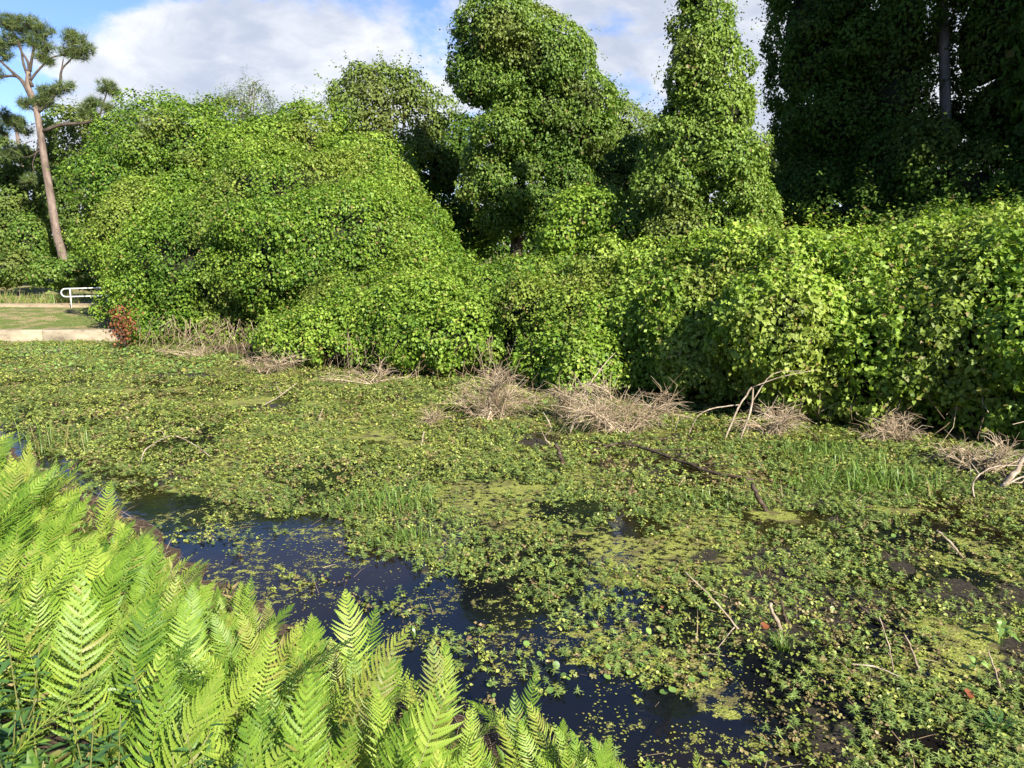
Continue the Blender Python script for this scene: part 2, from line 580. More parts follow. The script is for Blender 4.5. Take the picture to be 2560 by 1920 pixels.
wq = np.stack([iw[:-1, :-1], iw[:-1, 1:], iw[1:, 1:], iw[1:, :-1]], -1).reshape(-1, 4)
keep = (near_s(X1, Y1) > -0.9)[wq].any(1) & (Y1 < np.where(X1 < -15, end_y(X1) + 0.1, far_y(X1) + 4))[wq].all(1)
brown = sstep(fbm2(X1 * 0.5, Y1 * 0.5, 67, 3), 0.45, 0.65)
mud = sstep(X1 + 0.5 * Y1 * 0, 1.2, 3.2) * (1 - sstep(Y1, 8.0, 11.0)) * sstep(fbm2(X1 * 1.3, Y1 * 1.3, 97, 4), 0.50, 0.64)
mud = np.maximum(mud, 0.7 * sstep(fbm2(X1 * 0.9, Y1 * 0.9, 99, 4), 0.60, 0.72) * (ow < 0.4))
mw, t = new_mat('pond_water')
a = t.n('ShaderNodeAttribute', attribute_name='tint')
s3 = t.n('ShaderNodeSeparateColor')
t.l(a.outputs['Color'], s3.inputs[0])
geo = t.n('ShaderNodeNewGeometry')
pos = geo.outputs['Position']
vor = t.n('ShaderNodeTexVoronoi')
vor.inputs['Scale'].default_value = 55
t.l(pos, vor.inputs['Vector'])
grain = t.noise(pos, 9, 7, 0.7)
mask = t.math('ADD', s3.outputs[0], t.math('MULTIPLY', t.math('SUBTRACT', grain, 0.5), 2.3))
mask = t.math('SUBTRACT', mask, t.math('MULTIPLY', vor.outputs['Distance'], 0.28))
mask = t.smooth(mask, 0.44, 0.52)
vs = t.n('ShaderNodeSeparateColor')
t.l(vor.outputs['Color'], vs.inputs[0])
gcol = t.ramp(vs.outputs[0], [(0.0, (0.09, 0.10, 0.02)), (0.45, (0.18, 0.205, 0.03)), (0.8, (0.25, 0.27, 0.045)), (1.0, (0.32, 0.30, 0.10))])
mask = t.math('MAXIMUM', mask, t.smooth(t.math('ADD', s3.outputs[2], t.math('MULTIPLY', t.math('SUBTRACT', grain, 0.5), 1.2)), 0.45, 0.62))
gcol = t.mix(t.smooth(t.noise(pos, 3.2, 6, 0.65), 0.46, 0.62), gcol, (0.10, 0.085, 0.03))
wcol = t.mix(s3.outputs[1], (0.004, 0.005, 0.007), (0.012, 0.008, 0.004))
pw = t.n('ShaderNodeBsdfPrincipled')
pw.inputs['Roughness'].default_value = 0.04
pw.inputs['IOR'].default_value = 1.333
t.l(wcol, pw.inputs['Base Color'])
bw = t.n('ShaderNodeBump')
bw.inputs['Strength'].default_value = 0.12
bw.inputs['Distance'].default_value = 0.02
t.l(t.noise(pos, 5, 3, 0.5), bw.inputs['Height'])
t.l(bw.outputs[0], pw.inputs['Normal'])
pd = t.n('ShaderNodeBsdfPrincipled')
pd.inputs['Roughness'].default_value = 0.6
t.l(gcol, pd.inputs['Base Color'])
mcol = t.ramp(t.noise(pos, 22, 6, 0.7), [(0.35, (0.008, 0.006, 0.004)), (0.55, (0.028, 0.021, 0.013)), (0.68, (0.075, 0.056, 0.032)), (0.8, (0.14, 0.13, 0.04))])
t.l(t.mix(t.smooth(t.math('ADD', s3.outputs[2], t.math('MULTIPLY', t.math('SUBTRACT', grain, 0.5), 1.2)), 0.4, 0.6), gcol, mcol), pd.inputs['Base Color'])
bd = t.n('ShaderNodeBump')
bd.inputs['Strength'].default_value = 0.7
bd.inputs['Distance'].default_value = 0.01
bd.invert = True
t.l(vor.outputs['Distance'], bd.inputs['Height'])
t.l(bd.outputs[0], pd.inputs['Normal'])
mx = t.n('ShaderNodeMixShader')
t.l(mask, mx.inputs[0])
t.l(pw.outputs[0], mx.inputs[1])
t.l(pd.outputs[0], mx.inputs[2])
t.l(mx.outputs[0], t.n('ShaderNodeOutputMaterial').inputs[0])
link('pond_water', tri_mesh('pond_water', np.stack([X1, Y1, np.zeros_like(X1)], 1), wq[keep], np.stack([film, brown, mud], 1), True), mw, kind='structure')


# ------------------------------------------------------------------ leaves
HEART_V = np.array([(0, 0.06, 0), (-0.34, -0.06, 0.10), (-0.47, 0.30, 0.13), (0, 1, -0.14), (0.47, 0.30, 0.13), (0.34, -0.06, 0.10)])
HEART_T = np.array([(0, 2, 1), (0, 3, 2), (0, 4, 3), (0, 5, 4)])
KITE_V = np.array([(0, 0, 0), (-0.40, 0.42, 0.10), (0, 1, -0.10), (0.40, 0.42, 0.10)])
KITE_T = np.array([(0, 2, 1), (0, 3, 2)])
LANCE_V = np.array([(0, 0, 0), (-0.15, 0.45, 0.04), (0, 1, -0.12), (0.15, 0.45, 0.04)])


def scatter(Vt, Tt, P, N, Tip, S, tint):
    """one copy of the template at each P: normal N, pointing along Tip, size S"""
    N = unit(N)
    Tip = unit(Tip - N * np.sum(Tip * N, 1, keepdims=True))
    B = np.cross(Tip, N)
    S = np.broadcast_to(np.asarray(S, float), (len(P),))
    V = P[:, None, :] + S[:, None, None] * (Vt[None, :, 0:1] * B[:, None, :] + Vt[None, :, 1:2] * Tip[:, None, :] + Vt[None, :, 2:3] * N[:, None, :])
    k = len(Vt)
    T = (Tt[None] + (np.arange(len(P)) * k)[:, None, None]).reshape(-1, 3)
    C = np.repeat(tint, k, 0)
    return V.reshape(-1, 3), T, C


def rdir(n):
    return unit(RNG.normal(size=(n, 3)))


def lobe(px, py, rpx, rpy, d, ry=None, k=1.0):
    c = at(px, py, d)
    rx, rz = rpx * d / F, rpy * d / F
    return (c, np.array((rx, ry if ry is not None else min(rx, 4.0), rz)))


def lobe_points(lobes, dens, cull=-0.25, ground=True, bottom=0.0):
    """points and outward normals on the visible outside of a union of ellipsoids"""
    P_, N_ = [], []
    for i, (c, r) in enumerate(lobes):
        area = 4 * math.pi * (((r[0] * r[1]) ** 1.6 + (r[0] * r[2]) ** 1.6 + (r[1] * r[2]) ** 1.6) / 3) ** (1 / 1.6)
        n = int(area * dens)
        u = rdir(n)
        # even out the sampling on stretched ellipsoids
        wgt = np.linalg.norm(u / r, axis=1)
        u = u[RNG.random(n) < wgt / wgt.max() * 1.0 + 0.0]
        p = c + u * r
        nn = unit(u / r)
        ok = np.ones(len(p), bool)
        for j, (c2, r2) in enumerate(lobes):
            if j != i:
                ok &= np.sum(((p - c2) / r2) ** 2, 1) > 0.93
        to_cam = unit(np.array((0, 0, EYE)) - p)
        ok &= np.sum(nn * to_cam, 1) > cull
        p, nn = p[ok], nn[ok]
        if ground and len(p):
            ok = p[:, 2] > bottom + 0.03
            p, nn = p[ok], nn[ok]
        P_.append(p)
        N_.append(nn)
    return np.concatenate(P_), np.concatenate(N_)


def sub_lobes(lobes, n, r0, r1, seed):
    """smaller bulges riding on the surface of the big ones"""
    rg = np.random.default_rng(seed + 500)
    a_ = np.array([r[0] * r[2] for c, r in lobes])
    out = []
    while len(out) < n:
        c, r = lobes[rg.choice(len(lobes), p=a_ / a_.sum())]
        u = unit(rg.normal(size=3))
        if u[1] > 0.35 or u[2] < -0.75:
            continue
        q = rg.uniform(r0, r1)
        out.append((c + u * (r - q * 0.35), np.array((q * rg.uniform(.9, 1.5), q, q * rg.uniform(.6, 1.0)))))
    return out


def clump_foliage(lobes, leaf=0.13, lai=2.4, clump=0.42, per=34, amp=0.9, wave=0.55, seed=1, droop=0.55, heart=False,
                  dry=0.02, gap=0.0, cull=-0.25, tone=0.0, bottom=0.0, upb=0.35, lance=False, jitter=0.45, sub=0, subr=(0.5, 1.2), shoots=0.10, shoot_up=0.5, shoot_dry=0.1):
    la = 0.5 * leaf * leaf
    dens = lai / la / per * 2.0
    lobes = [(c, np.maximum(r - clump * 0.6, r * 0.55)) for c, r in lobes]
    if sub:
        lobes = lobes + sub_lobes(lobes, sub, subr[0], subr[1], seed)
    P, N = lobe_points(lobes, dens, cull, True, bottom)
    if len(P) == 0:
        return None
    lump = fbm(P * wave, seed, 3)
    fine_ = fbm(P * wave * 3.2, seed + 5, 2)
    P = P + N * ((lump - 0.5) * 2 * amp + (fine_ - 0.5) * amp * 0.7)[:, None]
    if gap > 0:
        ok = fine_ * 0.6 + lump * 0.4 > gap
        P, N, lump = P[ok], N[ok], lump[ok]
    n = len(P)
    big_ = fbm(P * 0.3, seed + 31, 2)
    ctone = np.clip(RNG.normal(0.5, 0.15, n) + (lump - 0.5) * 0.4 + (big_ - 0.5) * 0.7 + tone, 0, 1)
    dull = 0.22 * sstep(fbm(P * 0.42, seed + 37, 3), 0.54, 0.68)
    cs = clump * RNG.uniform(0.6, 1.35, n)
    k = np.repeat(np.arange(n), per)
    m = len(k)
    off = rdir(m)
    flip = np.sum(off * N[k], 1) < 0
    off[flip] -= 2 * np.sum(off[flip] * N[k][flip], 1, keepdims=True) * N[k][flip]
    rad = RNG.random(m) ** 0.4
    flat = off - 0.45 * np.sum(off * N[k], 1, keepdims=True) * N[k]
    Pl = P[k] + flat * (cs[k] * rad)[:, None]
    # a third of the leaves hang deeper inside
    deep = RNG.random(m) < 0.28
    Pl[deep] -= N[k][deep] * (RNG.uniform(0.15, 0.8, deep.sum()) * clump * 1.6)[:, None]
    Nl = off * 0.75 + N[k] * 0.45 + np.array((0, 0, upb)) + RNG.normal(size=(m, 3)) * jitter
    Tip = off * 0.5 + np.array((0, 0, -droop)) + RNG.normal(size=(m, 3)) * 0.35
    S = leaf * RNG.uniform(0.65, 1.3, m)
    # loose shoots that stand out of the surface
    ns = int(n * shoots)
    if ns:
        nl = 9
        ci = RNG.integers(0, n, ns)
        sd = unit(N[ci] * 0.6 + rdir(ns) * 0.55 + np.array((0, 0, shoot_up)))
        sl = RNG.uniform(0.3, 1.0, ns) ** 1.5 * max(clump * 3.2, 0.9)
        kk = np.repeat(np.arange(ns), nl)
        tt_ = np.tile(np.linspace(0.25, 1.0, nl), ns)
        Ps_ = P[ci][kk] + sd[kk] * (sl[kk] * tt_)[:, None] + np.array((0, 0, -0.25)) * (sl[kk] * tt_ ** 2 * (0.6 if shoot_up > 0 else 1.6))[:, None] + RNG.normal(size=(ns * nl, 3)) * leaf * 0.35
        Pl = np.concatenate([Pl, Ps_])
        Nl = np.concatenate([Nl, N[ci][kk] * 0.5 + rdir(ns * nl) * 0.6 + np.array((0, 0, 0.4))])
        Tip = np.concatenate([Tip, rdir(ns * nl) + np.array((0, 0, -0.5))])
        S = np.concatenate([S, leaf * RNG.uniform(0.5, 0.95, ns * nl)])
        k = np.concatenate([k, ci[kk]])
    ok = Pl[:, 2] > 0.02 + bottom * (0.2 + 2.6 * np.clip(fbm2(Pl[:, 0] * 0.8, Pl[:, 1] * 0.8, seed + 9, 3) - 0.3, 0, 1))
    shoot_k = np.arange(len(k)) >= n * per
    shoot_k = shoot_k[ok]
    Pl, Nl, Tip, S, k = Pl[ok], Nl[ok], Tip[ok], S[ok], k[ok]
    m = len(k)
    tint = np.stack([np.clip(ctone[k] + RNG.normal(0, 0.17, m), 0, 1), (RNG.random(m) < np.where(shoot_k, shoot_dry, dry)) * RNG.uniform(0.35, 1, m), RNG.random(m)], 1)
    tint[:, 1] = np.maximum(tint[:, 1], dull[k])
    Vt, Tt = (HEART_V, HEART_T) if heart else ((LANCE_V, KITE_T) if lance else (KITE_V, KITE_T))
    return scatter(Vt, Tt, Pl, Nl, Tip, S, tint)


def core_mesh(lobes, k=0.80, seed=3, bottom=-0.1, inset=0.6):  # solid dark blobs added inside the foliage: block see-through, darken the gaps
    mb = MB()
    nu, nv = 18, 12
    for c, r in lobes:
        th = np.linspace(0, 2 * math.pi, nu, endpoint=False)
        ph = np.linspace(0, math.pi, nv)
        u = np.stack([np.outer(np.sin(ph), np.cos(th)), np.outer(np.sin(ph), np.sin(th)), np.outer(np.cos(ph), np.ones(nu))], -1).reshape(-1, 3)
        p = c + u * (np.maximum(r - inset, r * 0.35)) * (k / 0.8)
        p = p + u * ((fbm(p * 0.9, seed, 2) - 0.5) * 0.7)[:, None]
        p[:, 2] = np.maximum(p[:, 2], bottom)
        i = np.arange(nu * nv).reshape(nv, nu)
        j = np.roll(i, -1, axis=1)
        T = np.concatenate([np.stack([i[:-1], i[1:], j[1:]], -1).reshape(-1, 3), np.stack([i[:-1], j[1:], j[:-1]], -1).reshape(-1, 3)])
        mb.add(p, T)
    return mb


def leafy(name, label, cat, lobes, mat, base=None, core=True, trunk=None, bark='bark', group=None, crown='foliage', core_k=0.8, core_in=None, **kw):
    """a tree, thicket or mound: an Empty at its foot > foliage, dark shade core, trunk"""
    cx = np.mean([l[0] for l in lobes], 0)
    if base is None:
        base = (cx[0], cx[1], gz(cx[0], cx[1]))
    base = np.asarray(base, float)
    th = thing(name, label, cat, tuple(base), group)
    r = clump_foliage(lobes, **kw)
    V, T, C = r
    link(crown, tri_mesh(crown, V - base, T, C), mat, th, kind='stuff')
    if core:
        link('shade_core', core_mesh(lobes, core_k, inset=core_in or 0.45 + kw.get('amp', 0.9) * 0.75 + kw.get('clump', .4) * 0.5).mesh('shade_core', base, True), M['core'], th, kind='stuff')
    if trunk is not None:
        for pts, r0, r1 in trunk:
            mb = MB()
            q = spline(pts, 12)
            q = q + (fbm(q * 0.8, 5, 2) - 0.5)[:, None] * 0.2
            mb.tube(q, np.linspace(r0, r1, len(q)), 9)
            link('trunk', mb.mesh('trunk', base, True), M[bark], th)
    return th


def limbs_tree(name, label, cat, base, height, lobes, mat, limb_n=9, r0=0.22, bark='bark', group=None, seed=1, **kw):
    """an open tree: trunk, limbs reaching into each lobe, loose leaves"""
    base = np.asarray(base, float)
    th = thing(name, label, cat, tuple(base), group)
    V, T, C = clump_foliage(lobes, seed=seed, **kw)
    link('crown', tri_mesh('crown', V - base, T, C), mat, th, kind='stuff')
    rr = random.Random(seed)
    top = np.mean([l[0] for l in lobes], 0)
    mb = MB()
    tr = spline([base - (0, 0, 0.3), base * 0.6 + top * 0.4 + np.array((rr.uniform(-.4, .4), 0, 0)), top + np.array((0, 0, 0.3))], 12)
    mb.tube(tr, np.linspace(r0, r0 * 0.35, len(tr)), 8)
    link('trunk', mb.mesh('trunk', base, True), M[bark], th)
    for c, r in lobes:
        for q in range(max(1, limb_n // len(lobes))):
            st = tr[int(len(tr) * rr.uniform(0.35, 0.9))]
            en = c + np.array([rr.uniform(-.8, .8) for _ in range(3)]) * r
            mid = st * 0.5 + en * 0.5 + np.array((rr.uniform(-.5, .5), rr.uniform(-.5, .5), rr.uniform(-.1, .6)))
            pts = spline([st, mid, en], 10)
            mb = MB()
            mb.tube(pts, np.linspace(r0 * 0.35, 0.02, len(pts)), 5)
            for z in range(3):
                s2 = pts[rr.randrange(4, len(pts))]
                e2 = s2 + np.array([rr.uniform(-1, 1), rr.uniform(-1, 1), rr.uniform(-.2, 1)]) * 0.9
                mb.tube(spline([s2, (s2 + e2) / 2 + np.array((0, 0, .1)), e2], 4), np.linspace(0.03, 0.008, len(spline([s2, (s2 + e2) / 2, e2], 4))), 4)
            link('limb', mb.mesh('limb', base, True), M[bark], th)
    return th


def rows_lobes(rows, d, rpy, seed, depth=0.75, jit=14):
    """lobes stacked along an outline given as (y, left x, right x)"""
    rg = random.Random(seed)
    out = []
    for y, xl, xr in rows:
        h = (xr - xl) / 2
        n = 1 if h < 80 else (2 if h < 140 else 3)
        for i in range(n):
            rx = h if n == 1 else h * (0.68 if n == 2 else 0.5)
            cx_ = (xl + xr) / 2 + (0 if n == 1 else (i / (n - 1) - 0.5) * 2 * (h - rx))
            out.append(lobe(cx_ + rg.uniform(-jit, jit), y + rg.uniform(-jit, jit), rx, rpy * rg.uniform(.9, 1.3), d + rg.uniform(-.4, .4), rx * d / F * depth + 0.5))
    return out


def run_lobes(rows, seed, ry=2.2):
    """a rolling bank of foliage: (px, top y, bottom y, distance of its middle)"""
    rg = random.Random(seed)
    R_ = np.array(rows, float)
    out = []
    px = R_[0, 0]
    while px <= R_[-1, 0]:
        top, bot, d = [np.interp(px, R_[:, 0], R_[:, i]) for i in (1, 2, 3)]
        top += rg.uniform(-6, 34)
        bot = bot + (bot - top) * 0.38
        h = (bot - top) / 2
        d += rg.uniform(-0.5, 0.5)
        out.append(lobe(px, top + h, rg.uniform(130, 210), h, d, ry * rg.uniform(.85, 1.15)))
        out.append(lobe(px + rg.uniform(-60, 60), top + h * rg.uniform(0.75, 1.25), rg.uniform(110, 190), h * rg.uniform(.40, .55), d - ry * rg.uniform(0.3, 0.6), ry * 0.8))
        px += rg.uniform(75, 120)
    return out


# ---- vine covered hedges along the far shore
HR = run_lobes([(1760, 570, 990, 20.2), (2000, 570, 1040, 18.2), (2250, 545, 1075, 16.9), (2560, 505, 1110, 16.0), (2860, 480, 1120, 15.4)], 3, 2.3) + [lobe(2420, 640, 280, 110, 20.0, 2.5), lobe(2000, 670, 280, 90, 21.5, 2.4)]
leafy('vine_hedge', 'tall dense hedge of heart-leaved vines at the right, by the bleached branches', 'hedge', HR, M['vine'], heart=True, leaf=0.10, lai=2.0, clump=0.30, per=26, amp=0.62, cull=-0.1, gap=0.34, wave=0.9, seed=11, dry=0.035, tone=0.08, bottom=0.25, sub=56, subr=(0.3, 0.9), shoots=0.40, jitter=0.6, shoot_dry=0.22)
HM = run_lobes([(860, 670, 940, 27.2), (1100, 680, 945, 25.0), (1400, 655, 950, 23.2), (1740, 615, 975, 21.4)], 4, 2.5) + [lobe(1330, 720, 330, 70, 26.5, 2.5), lobe(1040, 730, 230, 80, 28, 2.5)]
leafy('vine_hedge', 'low rolling vine hedge in the middle, above the tan dead bushes', 'hedge', HM, M['vine'], leaf=0.108, lai=2.1, clump=0.32, per=26, amp=0.68, cull=-0.1, gap=0.37, wave=0.8, seed=12, dry=0.035, tone=-0.02, bottom=0.2, sub=60, subr=(0.35, 1.0), shoots=0.36, jitter=0.6, shoot_dry=0.2)

# ---- the big vine covered thicket at the left
TL = [lobe(850, 665, 290, 205, 31, 4.5), lobe(620, 690, 300, 205, 33.5, 4.5), lobe(455, 720, 155, 165, 34, 3.5), lobe(740, 510, 230, 125, 35, 4.5), lobe(940, 500, 110, 90, 36, 3), lobe(1000, 620, 150, 115, 32.5, 4), lobe(1090, 690, 110, 90, 30, 3),
      lobe(380, 600, 112, 140, 36, 3.5), lobe(640, 810, 260, 90, 31.5, 2.5), lobe(860, 830, 180, 90, 29, 2.4), lobe(520, 580, 200, 130, 36, 3.5), lobe(398, 790, 100, 95, 32.5, 2)]
leafy('vine_thicket', 'broad sunlit vine-smothered thicket at the left, ending beside the white handrail', 'thicket', TL, M['vine'], leaf=0.115, lai=2.0, clump=0.38, per=26, amp=1.0, core_in=0.85, seed=13, cull=-0.1, gap=0.37, dry=0.03, tone=-0.10, wave=0.55, sub=70, subr=(0.5, 1.5), shoots=0.28, jitter=0.55)
TU = [lobe(400, 430, 125, 125, 39, 3), lobe(520, 400, 130, 115, 39, 3.5), lobe(740, 390, 110, 105, 40, 3.5), lobe(640, 430, 160, 100, 39, 3.5), lobe(880, 450, 120, 90, 39, 3), lobe(430, 330, 70, 60, 40, 2.5), lobe(740, 330, 60, 60, 41, 2.5), lobe(340, 490, 90, 110, 39, 3)]
leafy('vine_thicket', 'higher leafy thicket with a lumpy skyline, behind the broad left thicket', 'thicket', TU, M['vine'], leaf=0.135, lai=1.9, clump=0.42, per=24, cull=-0.15, amp=1.1, core_in=0.75, seed=14, wave=0.6, sub=60, subr=(0.5, 1.5), shoots=0.4, tone=-0.2, gap=0.33)

# ---- trees rising behind
b = at(960, 640, 42)
limbs_tree('tree', 'round-headed tree with drooping leafy shoots, rising alone above the left thicket', 'tree', (b[0], b[1], 0.75), 12,
           [lobe(905, 215, 55, 55, 42, 1.6), lobe(960, 260, 85, 85, 42, 2.2), lobe(1020, 300, 75, 85, 42, 2), lobe(900, 300, 70, 85, 42, 2), lobe(960, 370, 110, 80, 42, 2.4), lobe(1070, 300, 45, 60, 42, 1.2)],
           M['mid'], limb_n=14, leaf=0.17, lai=1.5, clump=0.5, per=22, amp=0.5, wave=0.8, gap=0.40, cull=-1.1, tone=0.12, droop=0.9, seed=23, sub=22, subr=(0.5, 0.9), shoots=0.35)
b = at(615, 640, 44)
limbs_tree('tree', 'thin grey-green wispy tree top sticking up behind the left thicket', 'tree', (b[0], b[1], 0.75), 12,
           [lobe(620, 275, 65, 65, 44, 1.5), lobe(575, 300, 40, 50, 44, 1.2), lobe(660, 310, 50, 55, 44, 1.3), lobe(620, 230, 30, 36, 44, 1.0)],
           M['grey'], limb_n=16, leaf=0.15, lai=1.3, clump=0.4, per=18, amp=0.4, wave=0.9, gap=0.40, cull=-1.1, seed=24, lance=True, r0=0.14, shoots=0.5)
b = at(330, 640, 46)
limbs_tree('tree', 'grey-green open tree at the left shoulder of the thicket, right of the pine', 'tree', (b[0], b[1], 0.75), 11,
           [lobe(325, 335, 45, 50, 46, 1.5), lobe(305, 390, 45, 55, 46, 1.5), lobe(370, 310, 40, 36, 46, 1.3)],
           M['grey'], limb_n=10, leaf=0.17, lai=1.3, clump=0.45, per=18, amp=0.4, wave=0.9, gap=0.40, cull=-1.1, seed=25, shoots=0.4)

CT = rows_lobes([(62, 1165, 1350), (95, 1145, 1400), (140, 1130, 1445), (185, 1124, 1482), (222, 1132, 1508), (285, 1195, 1526), (335, 1170, 1526), (385, 1155, 1510), (435, 1165, 1480), (485, 1180, 1450), (535, 1200, 1420)], 35, 62, 5, 0.75, 8) + [lobe(1260, 88, 108, 92, 35, 2.2), lobe(1370, 170, 115, 110, 35, 2.4), lobe(1440, 265, 95, 90, 35.3, 2.2)]
b = at(1300, 620, 35.5)
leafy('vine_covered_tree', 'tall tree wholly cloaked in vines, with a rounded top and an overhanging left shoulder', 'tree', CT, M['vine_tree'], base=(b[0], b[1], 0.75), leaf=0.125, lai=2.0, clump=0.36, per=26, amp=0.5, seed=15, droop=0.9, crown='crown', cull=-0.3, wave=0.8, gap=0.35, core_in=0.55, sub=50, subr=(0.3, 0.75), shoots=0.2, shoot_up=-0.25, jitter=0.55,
      trunk=[([at(1290, 640, 35.5), at(1300, 400, 35.5), at(1270, 120, 35.5)], 0.3, 0.1)])
CC = rows_lobes([(-90, 1712, 1772), (-30, 1706, 1790), (30, 1700, 1806), (85, 1692, 1826), (140, 1684, 1846), (195, 1674, 1862), (250, 1662, 1878), (305, 1650, 1890), (360, 1638, 1892), (415, 1626, 1905), (470, 1614, 1920), (530, 1606, 1938), (590, 1606, 1950)], 25, 60, 6, 0.7, 12)
b = at(1750, 640, 25.5)
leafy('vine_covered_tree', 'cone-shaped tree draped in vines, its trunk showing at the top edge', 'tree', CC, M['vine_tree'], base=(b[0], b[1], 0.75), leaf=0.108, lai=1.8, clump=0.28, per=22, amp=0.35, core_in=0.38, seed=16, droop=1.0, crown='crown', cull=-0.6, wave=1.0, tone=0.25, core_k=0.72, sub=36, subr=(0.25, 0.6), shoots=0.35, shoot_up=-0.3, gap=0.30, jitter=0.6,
      trunk=[([at(1748, 640, 25.5), at(1752, 300, 25.5), at(1745, 40, 25.5), at(1740, -240, 25.5)], 0.30, 0.2)])
leafy('vine_mound', 'small rounded vine dome between the two vine-covered trees', 'shrub', [lobe(1480, 545, 110, 80, 27.5, 2.0), lobe(1560, 575, 95, 65, 27, 1.8), lobe(1400, 595, 65, 55, 27, 1.5)], M['vine'], leaf=0.13, lai=2.3, clump=0.34, per=26, amp=0.25, seed=17, dry=0.03, sub=8, subr=(0.3, 0.6), shoots=0.2)

# gaps between them are closed by trees further back
for i, (lb, lobes, mat, kw) in enumerate([
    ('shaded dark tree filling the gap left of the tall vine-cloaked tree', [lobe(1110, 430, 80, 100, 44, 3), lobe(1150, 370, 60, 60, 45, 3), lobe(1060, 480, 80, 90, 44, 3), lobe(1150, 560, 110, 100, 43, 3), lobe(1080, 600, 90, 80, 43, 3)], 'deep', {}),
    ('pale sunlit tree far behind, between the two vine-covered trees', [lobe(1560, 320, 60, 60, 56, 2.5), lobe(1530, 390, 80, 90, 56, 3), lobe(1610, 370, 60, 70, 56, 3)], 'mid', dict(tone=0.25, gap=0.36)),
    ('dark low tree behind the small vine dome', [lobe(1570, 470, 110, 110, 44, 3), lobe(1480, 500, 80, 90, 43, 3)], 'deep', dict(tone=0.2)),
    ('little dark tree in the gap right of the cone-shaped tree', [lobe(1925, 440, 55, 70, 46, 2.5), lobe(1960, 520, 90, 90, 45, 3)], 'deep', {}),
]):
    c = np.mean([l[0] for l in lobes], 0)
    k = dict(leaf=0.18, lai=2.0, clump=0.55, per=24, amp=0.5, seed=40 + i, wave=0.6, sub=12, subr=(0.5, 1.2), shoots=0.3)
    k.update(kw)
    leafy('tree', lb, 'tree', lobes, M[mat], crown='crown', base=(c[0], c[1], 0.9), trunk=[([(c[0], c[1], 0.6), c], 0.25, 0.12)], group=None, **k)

# ---- the dark trees at the right, standing in each other's shade
D1 = [lobe(2040, 60, 105, 130, 33, 3.4), lobe(2020, 180, 90, 100, 33, 3), lobe(2130, 180, 130, 200, 33.5, 3.4), lobe(2060, 330, 110, 120, 33, 3.4), lobe(2030, 430, 80, 110, 33, 3), lobe(2150, 420, 130, 140, 32.5, 3.4), lobe(2130, -120, 150, 200, 33.5, 4), lobe(2020, 490, 90, 80, 31, 2.4), lobe(2140, 530, 160, 60, 29, 2.4)]
b = at(2120, 640, 33.5)
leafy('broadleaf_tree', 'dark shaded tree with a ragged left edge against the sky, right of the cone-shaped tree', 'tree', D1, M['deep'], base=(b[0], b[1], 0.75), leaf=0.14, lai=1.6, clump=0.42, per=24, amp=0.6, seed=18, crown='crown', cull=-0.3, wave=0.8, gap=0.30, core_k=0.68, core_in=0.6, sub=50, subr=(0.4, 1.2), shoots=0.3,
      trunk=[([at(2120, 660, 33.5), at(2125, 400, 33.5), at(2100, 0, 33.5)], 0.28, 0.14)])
D2 = [lobe(2488, 80, 92, 180, 28, 3), lobe(2520, 290, 100, 160, 28, 3.2), lobe(2250, 440, 100, 130, 28.5, 2.8), lobe(2400, 480, 150, 110, 27, 2.8), lobe(2470, -300, 170, 260, 27.5, 3.4), lobe(2240, 60, 75, 160, 29.5, 2.3), lobe(2235, 250, 75, 120, 29.5, 2.3), lobe(2365, 330, 70, 80, 30, 1.8), lobe(2560, 480, 160, 110, 26, 2.8), lobe(2380, 580, 200, 70, 25.5, 2), lobe(2600, 570, 160, 80, 24, 2), lobe(2300, -260, 150, 200, 28.5, 3.4)]
b = at(2365, 640, 29)
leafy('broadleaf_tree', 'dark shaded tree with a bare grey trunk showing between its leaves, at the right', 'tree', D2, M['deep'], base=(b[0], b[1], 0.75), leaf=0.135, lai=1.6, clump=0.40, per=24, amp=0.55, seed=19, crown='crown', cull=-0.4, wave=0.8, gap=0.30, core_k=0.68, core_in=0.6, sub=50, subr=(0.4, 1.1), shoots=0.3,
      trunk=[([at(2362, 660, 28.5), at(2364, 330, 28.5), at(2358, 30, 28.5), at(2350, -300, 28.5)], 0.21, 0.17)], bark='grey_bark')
D3 = [lobe(2730, 150, 150, 330, 24, 3.2), lobe(2840, -250, 220, 330, 23.5, 3.8), lobe(2680, -420, 180, 260, 24.5, 3.4), lobe(2700, 480, 160, 160, 24, 2.6),
      (np.array((23.5, 22.0, 13.0)), np.array((4.6, 4.4, 10.0))), (np.array((27.5, 18.5, 13.0)), np.array((4.4, 4.4, 10.0)))]
b = at(2760, 640, 24)
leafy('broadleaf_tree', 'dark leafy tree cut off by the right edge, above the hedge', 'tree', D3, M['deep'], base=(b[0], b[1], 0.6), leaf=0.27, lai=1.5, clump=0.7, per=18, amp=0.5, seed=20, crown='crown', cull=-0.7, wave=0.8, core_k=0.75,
      trunk=[([at(2760, 700, 24), at(2760, 300, 24), at(2760, -300, 24)], 0.3, 0.15), ([at(2760, 600, 24), np.array((21.5, 23, 7.0)), np.array((26.5, 19, 14.0))], 0.22, 0.08)])

